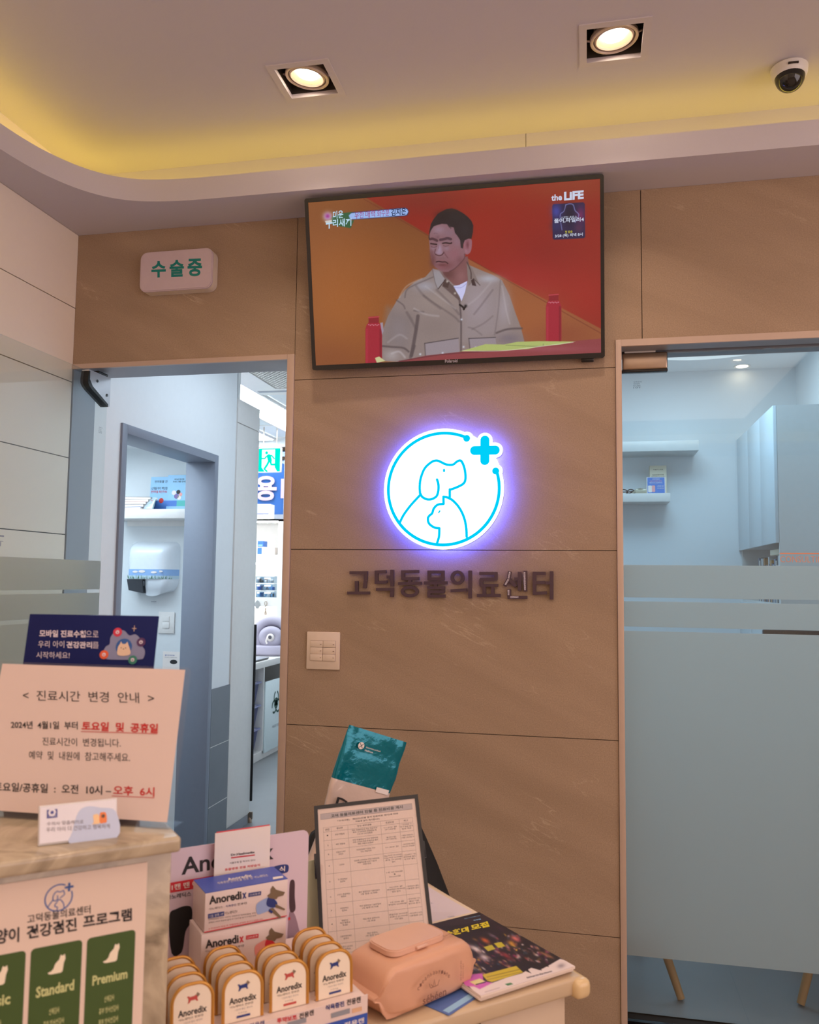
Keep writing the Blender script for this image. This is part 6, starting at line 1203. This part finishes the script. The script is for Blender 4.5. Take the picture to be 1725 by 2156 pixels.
b.tq('Dr.Healmedix', FC, cA(550, 384), cA(738, 360), cA(548, 366), 1, .03, .0004, 2); b.pq(FC, [cA(*q) for q in ((550, 392), (738, 370), (738, 380), (550, 403))], 2, .0003); b.tq('아플수록 잘 먹어야 한다!', FC, cA(538, 448), cA(742, 422), cA(538, 432), 1, 0, .0004, 1); b.tq('동물병원 전용 처방습식', FC, cA(500, 502), cA(778, 462), cA(500, 482), 2, .02, .0004, 2)
out('sheet', b, [PAPER, INK, RDP], r)
# --- framed price list
BL, BR, TLp, TRp = quadF((690, 2045), (918, 2018), (661, 1697), (880, 1672), .6915)
X = (TRp-TLp); Yv = ((TLp-BL)+(TRp-BR))/2; F0 = FR((0, 0, 0), X, Yv); Rr = F0.to_3x3()
pw = X.length; ph = .296; org = TRp-Rr @ Vector((pw, ph, 0))
low = min((org+Rr @ Vector((x, 0, 0))).z for x in (0, pw)); ph += (low-.692)/Rr[2][1]; org = TRp-Rr @ Vector((pw, ph, 0))
FPr = Matrix.Translation(org) @ Rr.to_4x4()
r = thing('framed_price_list', 'black-framed Korean price list leaning back on the desk', 'framed notice', FPr)
b = B(); b.slab([[(0, 0), (pw, 0), (pw, ph), (0, ph)], [(.007, .007), (pw-.007, .007), (pw-.007, ph-.007), (.007, ph-.007)]], -.010, .0, 0); b.box(.004, pw-.004, .004, ph-.004, -.010, -.007, 0)
b.box(-.004, .001, ph-.135, ph-.09, -.009, -.001, 0, .001); b.box(pw-.001, pw+.003, ph-.12, ph-.09, -.009, -.001, 0, .001); out('frame', b, PM('frame_black', (16, 14, 20), .3), r)
b = B(); b.box(.0071, pw-.0071, .0071, ph-.0071, -.0035, -.002, 0)
c6 = lambda x, y: (600+x/4.686, 1540+y/4.686); L_ = lambda x, y: at(*c6(x, y), FPr); zq = -.0016
PGR = PM('bar_grey', (176, 162, 164), .5); TX = PM('table_ink', (46, 34, 38), .6)
a, c, d = L_(350, 822), L_(1252, 702), L_(355, 875); tb0, tb1 = (d.y+L_(1255, 755).y)/2, (a.y+c.y)/2
b.box(a.x, c.x, tb0, tb1, zq-.0002, zq, 3); 
for q in ((a.x, c.x, tb0-.0003, tb0), (a.x, c.x, tb1, tb1+.0003), (a.x, a.x+.0003, tb0, tb1), (c.x-.0003, c.x, tb0, tb1)): b.box(*q, zq, zq+.0001, 1)
b.tq('고덕 동물의료센터 진찰 등 진료비용 게시', FPr, c6(455, 850), c6(1165, 757), c6(452, 818), 1, .03, zq+.0003, 3)
b.tq('「수의사법」 제20조(진찰 등의 진료비용 게시)에 따라', FPr, c6(520, 893), c6(1118, 818), c6(520, 873), 2, .01, zq+.0003, 2); b.tq('다음과 같이 게시합니다.', FPr, c6(700, 895), c6(940, 868), c6(698, 878), 2, .01, zq+.0003, 2)
cx = [L_(378, 957).x, L_(455, 946).x, L_(620, 925).x, L_(942, 880).x, L_(1125, 858).x, L_(1258, 840).x]; ty = (L_(378, 957).y+L_(1258, 840).y)/2
def ly(x, y): return L_(x, y).y
cen = [ly(420, 1025), ly(430, 1122), ly(437, 1210), ly(447, 1325), ly(460, 1480), ly(472, 1628), ly(487, 1765), ly(498, 1897), ly(513, 2040), ly(520, 2150)]
bnd = [ty, ty-.0085]+[(cen[i]+cen[i+1])/2 for i in range(9)]+[.012]
for y in bnd: b.box(cx[0], cx[-1], y-.00012, y+.00012, zq, zq+.0001, 2)
for x in cx: b.box(x-.00012, x+.00012, .012, ty, zq, zq+.0001, 2)
def cell(i, y, t, hgt=.0033, mx=.88):
    w_ = cx[i+1]-cx[i]; tw = min(w_*mx, hgt*len(t)*1.02); xm = (cx[i]+cx[i+1])/2; b.text(t, xm-tw/2, xm+tw/2, y-hgt/2, y+hgt/2, zq+.0003, 2, .0, res=1)
for i, t in enumerate(['연번', '행위명', '행위 세부내용', '진료비용', '비고']): cell(i, ty-.0042, t, .0040)
NM = [['초진 진찰료'], ['재진 진찰료'], ['진찰에 대한', '상담료'], ['입원비'], ['개 종합백신', '접종비'], ['고양이 종합백신', '접종비'], ['광견병백신', '접종비'], ['켄넬코프', '백신 접종비', '투여비'], ['인플루엔자백신', '접종비'], ['전혈구 검사비', '및 판독료']]
DS = [['해당 동물병원에 처음 방문하여', '최초 수의사에게 진료받을 때', '드는 초기의 진찰료'], ['해당 동물병원에 다시 방문하여', '최초 수의사에게 진료받을 때의', '재진 시점의 진찰료'], ['진료상담만 하였을 경우', '드는 상담비용'], ['입원장 사용료와 관련 처치비용', '동물병원별 산정 기준에', '따른 비용'], [], ['백신 접종비와 기본진료비', '1회 접종 시 비용'], ['백신 접종비와 기본진료비', '1회 접종 시 비용'], ['백신 투여 접종비와', '1회 비용'], ['백신 접종비', '1회 접종 비용'], ['혈액검사 및 판독', '비용 일체']]
PRI = [['11,000 원', '(부가세포함)'], ['8,000원', '(부가세포함)'], ['11,000 원'], ['5kg 미만 55,000원', '10kg 미만 66,000원', '초과 77,000원', '협의'], ['1회 25,000원', '~', '30,000원'], ['30,000 원', '종합백신 33,000원', '별도 협의'], ['15,000 원', '광견병 20,000원'], ['켄넬코프 20,000원', '코로나 20,000원', '인상 없음'], ['35,000 원', '신종 40,000원'], ['44,000 원']]
BG = [['• 야간진료 시', '  추가 요금 발생', '  할증 적용'], ['• 재진 진찰료는', '  1개월 이내 방문 시'], ['• 전화상담 제외', '  시간당 상담료'], ['• 1일 24시간 기준', '  중환자실 별도', '  산소방 별도'], [], ['• 항체검사 별도', '  기초접종 할인'], ['• 정부지원 기간', '  제외 기준', '  보건소 문의'], ['• 비강/주사 선택', '  기초접종 2회'], [], ['• 판독 포함']]
for k in range(10):
    yc = cen[k] if k < 9 else (bnd[10]+.012)/2
    cell(0, yc, str(k+1), .0024, .3)
    for i, L in ((1, NM[k]), (2, DS[k]), (3, PRI[k]), (4, BG[k])):
        for j, t in enumerate(L):
            if t.strip(): cell(i, yc+.004*(len(L)-1)/2-.004*j, t, .0030 if i < 4 else .0026, .92)
out('sheet', b, [PM('price_paper', (224, 200, 188), .5, var=.01), INK, TX, PGR], r)
b = B(); b.box(.0072, pw-.0072, .0072, ph-.0072, -.0012, -.0004, 0); out('cover_glass', b, GLASS('cover_glass', (.98, .98, .98), 1.55), r)
b = B(); b.box(pw*.4, pw*.6, .01, .20, -.016, -.011, 0, .002, T=Matrix.Translation((0, 0, 0))); out('easel_back', b, MATB, r)
# --- wipes pack
PEACH = PM('peach_film', (212, 160, 130), .42, var=.03, bump=.5, scale=26); PEL = PM('peach_cap', (218, 174, 150), .35)
PCK = DM(.395, -.002, T0, math.radians(11))
r = thing('wet_wipes_pack', 'peach pack of wet wipes with a flip lid at the front of the desk', 'wet wipes', PCK)
b = B(); secs = []; rd = random.Random(2)
for x, hz_, dp, zc in ((-.112, .004, .100, .042), (-.104, .012, .106, .042), (-.098, .050, .112, .042), (-.090, .078, .118, .043), (-.078, .089, .122, .046), (-.045, .092, .125, .047), (0, .093, .126, .0475), (.045, .092, .125, .047), (.078, .089, .122, .046), (.090, .078, .118, .043), (.098, .050, .112, .042), (.104, .012, .106, .042), (.112, .004, .100, .042)):
    q = []
    hz_ *= .88; dp *= .93; zc *= .90
    for k in range(36):
        a = 2*PI*k/36; ca, sa = math.cos(a), math.sin(a); e = .26
        yy = dp/2*math.copysign(abs(ca)**e, ca); zz_ = hz_/2*math.copysign(abs(sa)**e, sa)
        nz = noise.noise(Vector((x*40, ca*2, sa*2)))*.0055*(abs(x) > .06 or abs(sa) < .5)
        q.append((x+nz, yy+nz, max(.0006, zc+zz_+nz*.6) if hz_ > .05 else zc+zz_))
    secs.append(q)
b.loft(secs, 0); out('pack', b, PEACH, r)
b = B(TL(-.004, .004, .0845)); pl = rrect(-.062, .062, -.036, .036, .020, 8); b.prism(pl, -.001, .007, 0, smooth=True); b.prism([(x*.96, y*.94) for x, y in pl], .007, .0085, 0, smooth=True); b.box(-.012, .012, -.041, -.035, .001, .006, 0, .002); out('flip_lid', b, PEL, r)
b = B(FR((0, -.0665, .046), (1, 0, 0), (0, 0, 1))); BRI = PM('brown_ink', (122, 78, 62), .6)
b.text('sébéen', -.032, .020, -.030, -.018, .0022, 0, .01); b.stroke([(-.018, -.002), (-.015, -.009), (.001, -.009), (.004, -.002)], .0006, .0022, 0); b.stroke([(-.009, -.007), (-.007, .002), (-.005, -.007)], .0006, .0022, 0); b.stroke([(-.014, -.004), (-.010, -.008)], .0005, .0022, 0)
for k, ch in enumerate('cleanbabyline'):
    a = (k-6)*.14; b.text(ch, -.008+.045*math.sin(a)-.0022, -.008+.045*math.sin(a)+.0022, -.034+.044*math.cos(a), -.034+.044*math.cos(a)+.005, .0022, 0, 0)
b.T = b.T @ TL(.058, -.002, .0015) @ Matrix.Rotation(PI/2, 4, 'Z'); b.text('세벤 물티슈 100매 캡형', -.016, .016, .002, .005, 0, 0, 0); b.text('피부자극 무첨가', -.014, .010, -.003, 0, 0, 0, 0)
b.T = I4; b.T = FR((.052, .002, .0845), (1, 0, 0), (0, 1, 0)); b.text('100매', .014, .032, -.030, -.022, .0012, 0, 0); b.text('순수', .002, .012, -.030, -.024, .0012, 0, 0)
out('lettering', b, BRI, r)
# --- magazines, booklet, blue leaflet
mw, mh = .209, .283
r = thing('leaflet', 'blue leaflet lying flat between the wipes pack and the magazine', 'leaflet', DM(.445, -.056, T0+.0004, .35)); b = B(); b.box(-.045, .045, -.028, .06, 0, .0012, 0); b.box(-.04, .04, -.024, -.012, .0012, .0014, 1); out('sheet', b, [PM('leaflet_blue', (84, 116, 180), .4), LB], r)
for k, (du, dv, rt, lab) in enumerate(((.002, .004, .05, 'bottom white-edged magazine of the stack under the black cover magazine'), (-.003, .001, .03, 'middle magazine of the stack, only its white edge showing'))):
    r = thing('magazine', lab, 'magazine', DM(.479+du, -.091+dv, T0+.0020+k*.0042, rt), 'magazines stacked on the desk'); b = B(); b.box(0, mw, 0, mh, 0, .004, 0, .0006); out('pages', b, PM('magazine_white', (232, 214, 200), .35), r)
MM = DM(.477, -.094, T0+.0104, .035)
r = thing('magazine', 'black magazine with yellow Korean title and a crowd photo, topmost of its stack', 'magazine', MM, 'magazines stacked on the desk'); b = B(); b.box(0, mw, 0, mh, 0, .0042, 0, .0006); out('pages', b, _m['magazine_white'], r)
FMg = MM @ TL(0, 0, .0046)
cor = []
for X_, Y_ in ((0, mh), (mw, mh), (mw, 0), (0, 0)):
    p = FMg @ Vector((X_, Y_, 0)); d = p-CAM; z = d.dot(FW); cor.append(((W/2+FPX*d.dot(RT)/z-900)*5.074, (H/2-FPX*d.dot(UP)/z-1860)*5.074))
P = Paint(200, 270, cor, (30, 25, 30)); rd = random.Random(11)
P.poly([(60, 420), (600, 330), (720, 400), (60, 470)], (44, 36, 44), 10)
for k in range(520):
    t = rd.random(); s_ = rd.random()
    x = 120+s_*1180; y = 640+(x-120)*.02+t*360-(x > 700)*120-(x > 900)*60
    if y < 560+(700-x)*.1 or y > 1120-(x-300)*.28: continue
    c = rd.choice([(150, 60, 60), (200, 150, 120), (226, 210, 206), (70, 40, 70), (40, 36, 50), (150, 110, 90), (60, 90, 110), (206, 160, 60), (120, 40, 90), (24, 20, 26), (36, 28, 32), (90, 60, 60), (180, 120, 130), (20, 18, 22), (30, 24, 28)])
    P.blob(x, y, rd.uniform(12, 34), rd.uniform(7, 14), c, rd.uniform(.5, .95), rd.uniform(20, 50))
for x, y, rx, ry, c, a in ((520, 700, 80, 26, (226, 214, 214), .95), (610, 790, 60, 30, (216, 200, 206), .9), (620, 610, 60, 24, (206, 96, 40), .95), (510, 600, 40, 14, (120, 84, 40), .9), (940, 590, 60, 26, (226, 120, 110), .9), (900, 640, 50, 26, (214, 150, 60), .9), (1240, 750, 50, 14, (150, 100, 70), .9), (1310, 780, 50, 14, (150, 100, 70), .9), (840, 770, 90, 24, (140, 40, 50), .85), (700, 560, 60, 16, (120, 100, 120), .8), (780, 480, 60, 20, (60, 36, 56), .8), (200, 630, 60, 14, (160, 60, 60), .8)): P.blob(x, y, rx, ry, c, a, 28)
P.poly([(600, 680), (690, 655), (730, 700), (650, 725)], (190, 178, 60), 8); P.poly([(710, 640), (790, 625), (835, 670), (760, 690)], (200, 184, 50), 8)
P.poly([(430, 1080), (560, 1060), (700, 1060), (860, 1000), (1010, 960), (1110, 900), (1200, 925), (1290, 880), (1420, 805), (1700, 880), (560, 1240)], (232, 216, 212), 10)
P.poly([(930, 800), (1010, 850), (1110, 960), (1060, 940), (980, 880)], (28, 24, 28), 8); P.poly([(1050, 820), (1150, 860), (1225, 930), (1170, 915), (1090, 870)], (28, 24, 28), 8); P.poly([(1180, 810), (1250, 830), (1300, 892), (1250, 880)], (28, 24, 28), 8)
P.poly([(585, 975), (950, 880), (1025, 950), (690, 1055), (640, 1040)], (206, 182, 50), 8); P.line([(640, 1000), (980, 920)], 5, (120, 100, 40), .6, 8); P.line([(640, 1030), (1000, 945)], 3, (120, 100, 40), .6, 8)
P.poly([(380, 1040), (470, 970), (590, 960), (600, 1040), (690, 1065), (560, 1130), (500, 1100), (400, 1100)], (206, 100, 186), 14); P.poly([(450, 1050), (560, 1015), (620, 1045), (520, 1090)], (226, 216, 150), 10); P.line([(520, 1080), (620, 1055)], 5, (40, 30, 50), .9, 6)
P.poly([(830, 1075), (890, 1060), (918, 1075), (860, 1092)], (70, 130, 80), 6); P.line([(1070, 1010), (1330, 940)], 7, (150, 140, 150), .5, 10, False); P.line([(620, 1160), (770, 1115)], 6, (170, 150, 150), .5, 8, False); P.blob(1430, 880, 44, 26, (130, 120, 130), .7, -10)
P.mesh('cover_picture', mw, mh, VC('cover_print', False, .32, .5), r, z=.0046)
b = B(MM.inverted() @ FMg); c7 = lambda x, y: (900+x/5.074, 1860+y/5.074); YLW = PM('title_yellow', (226, 206, 40), .4)
b.tq('순환대', FMg, c7(192, 578), c7(450, 518), c7(180, 520), 0, .05, .0004, 3); b.tq('모집', FMg, c7(478, 505), c7(668, 462), c7(455, 448), 0, .05, .0004, 3); b.tq('스', FMg, c7(88, 604), c7(182, 580), c7(82, 548), 0, .05, .0004, 3); b.tq('수호랑', FMg, c7(500, 402), c7(580, 388), c7(488, 392), 1, .04, .0004, 2); b.tq('발행인 고덕비즈밸리 2024', FMg, c7(400, 385), c7(565, 350), c7(395, 375), 1, 0, .0004, 1)
b.tq('Siblings by Big Hearts', FMg, c7(1065, 1020), c7(1330, 950), c7(1060, 1000), 2, 0, .0004, 2)
out('title', b, [YLW, LB, INK], r)
r = thing('booklet', 'open white booklet lying behind the black magazine', 'booklet', DM(.590, .312, T0+.0006, .03)); b = B(); b.box(-.085, .088, -.112, .10, 0, .009, 0, .001); b.box(-.075, .078, -.10, .09, .009, .0092, 1)
b.text('Date', .02, .034, -.10, -.094, .0094, 2, 0); b.text('K.', .03, .036, -.02, -.014, .0094, 2, 0); out('pages', b, [PM('booklet_cream', (230, 208, 180), .5), PM('booklet_page', (224, 208, 212), .5), GREYM], r)
# --- teal pouch, black bag, snack pouch, brown booklet
r = thing('snack_pouch', 'crinkled teal and white pouch poking up behind the framed price list', 'pouch', DM(.425, .40, T0+.030) @ Matrix.Rotation(math.radians(19), 4, 'Y'))
w_, h_ = .150, .345; secs = []; rd = random.Random(9)
for i in range(22):
    t = i/21; hw = w_/2*(1-.16*math.sin(min(1, t/.62)*PI)*(t < .62)+(.02 if t > .7 else 0)); dd = .028*(1-t)**.8+.0012; q = []
    for k in range(40):
        a = 2*PI*k/40; ca, sa = math.cos(a), math.sin(a); x = hw*math.copysign(abs(ca)**.4, ca); y = dd*math.copysign(abs(sa)**.7, sa)
        nn = noise.noise(Vector((x*45, t*12, 3)))*.004+noise.noise(Vector((x*110, t*30, 7)))*.0018
        rib = .0018*math.exp(-((t-.80)/.012)**2)*(1 if sa < 0 else -1)
        q.append((x, y+nn*min(1, t*3)-rib-.012*t*t, h_*t))
    secs.append(q)
TEAL = PM('teal_foil', (0, 116, 134), .14, .35, var=.08, bump=.9, scale=38); WFO = PM('white_foil', (222, 200, 188), .2, .15, bump=.8, scale=30)
b = B(); b.loft(secs[:15], 1); b.loft(secs[14:], 0); out('pouch_body', b, [TEAL, WFO], r)
b = B(FR((0, -.0205, 0), (1, 0, 0), (0, 0, 1))); b.disc(-.038, h_*.90, .0075, .001, 0, 24); b.stroke([(-.042, h_*.888), (-.034, h_*.912)], .0006, .0016, 1); b.stroke([(-.042, h_*.912), (-.034, h_*.888)], .0006, .0016, 1); b.text('Veterinary petfood', -.026, .012, h_*.893, h_*.904, .001, 0, .01); b.text('Healthcare', -.026, -.005, h_*.875, h_*.886, .001, 0, .01)
b.text('Dr.', -.058, .0, h_*.50, h_*.57, .004, 1, .02); b.box(.03, .062, h_*.655, h_*.685, .000, .001, 0); out('print', b, [PAPER, INK], r)
r = thing('black_bag', 'tall black fabric bag standing on the floor between desk and pillar, behind the price list', 'bag', DM(.70, .72, .0008))
secs = []
for z, a0, a1, d in ((0, .50, 1.03, .07), (.03, .49, 1.04, .085), (.30, .50, 1.01, .08), (.534, .506, .934, .06), (.626, .510, .895, .052), (.70, .511, .857, .044), (.745, .528, .834, .034), (.768, .563, .805, .02), (.778, .60, .77, .006)):
    q = []; cx_ = (a0+a1)/2-.70; hw = (a1-a0)/2
    for k in range(40):
        a = 2*PI*k/40; ca, sa = math.cos(a), math.sin(a); q.append((cx_+hw*math.copysign(abs(ca)**.5, ca)+noise.noise(Vector((ca*3, sa*3, z*12)))*.006, d*math.copysign(abs(sa)**.8, sa)+noise.noise(Vector((ca*3, sa*3, z*16+9)))*.008, z))
    secs.append(q)
b = B(); b.loft(secs, 0); out('bag_body', b, MATB, r)
b = B(); b.tube(cat([(-.03, -.03, .70), (-.02, -.045, .775), (.0, -.03, .80), (.06, -.03, .80), (.08, -.045, .775), (.09, -.03, .70)], 5, False), .006); out('handle', b, MATB, r)
r = thing('treat_bag', 'small green and white treat bag standing between the back card and the price list', 'pouch', DM(.345, .275, T0+.0005, .1) @ Matrix.Rotation(-.06, 4, 'X'))
b = B(); pouch(b, .075, .145, .045, 0, n=10, wr=.001); out('bag_body', b, PM('treat_white', (206, 206, 176), .3), r)
b = B(FR((0, -.016, 0), (1, 0, 0), (0, .10, 1))); b.prism(cat([(.0, .10), (.022, .11), (.03, .125), (.026, .135), (.0, .132)], 4), -.001, .0006, 0); b.prism(cat([(-.01, .02), (.02, .015), (.03, .03), (.02, .05), (-.01, .045)], 4), -.008, -.0060, 0); b.text('FRESH', -.02, .03, .072, .082, .0012, 1, .03); out('print', b, [PM('lime_print', (146, 176, 50), .4), INK], r)
r = thing('brown_booklet', 'dark brown booklet leaning upright behind the price list, left side', 'booklet', DM(.35, .33, T0+.0005, .35) @ Matrix.Rotation(-.20, 4, 'X'))
b = B(); b.box(-.045, .045, -.006, .006, 0, .10, 0, .001); b.box(-.0455, .0455, -.007, -.006, 0, .101, 1); out('pages', b, [PM('page_brown', (120, 92, 70), .6), PM('brown_cover', (92, 70, 58), .5)], r)
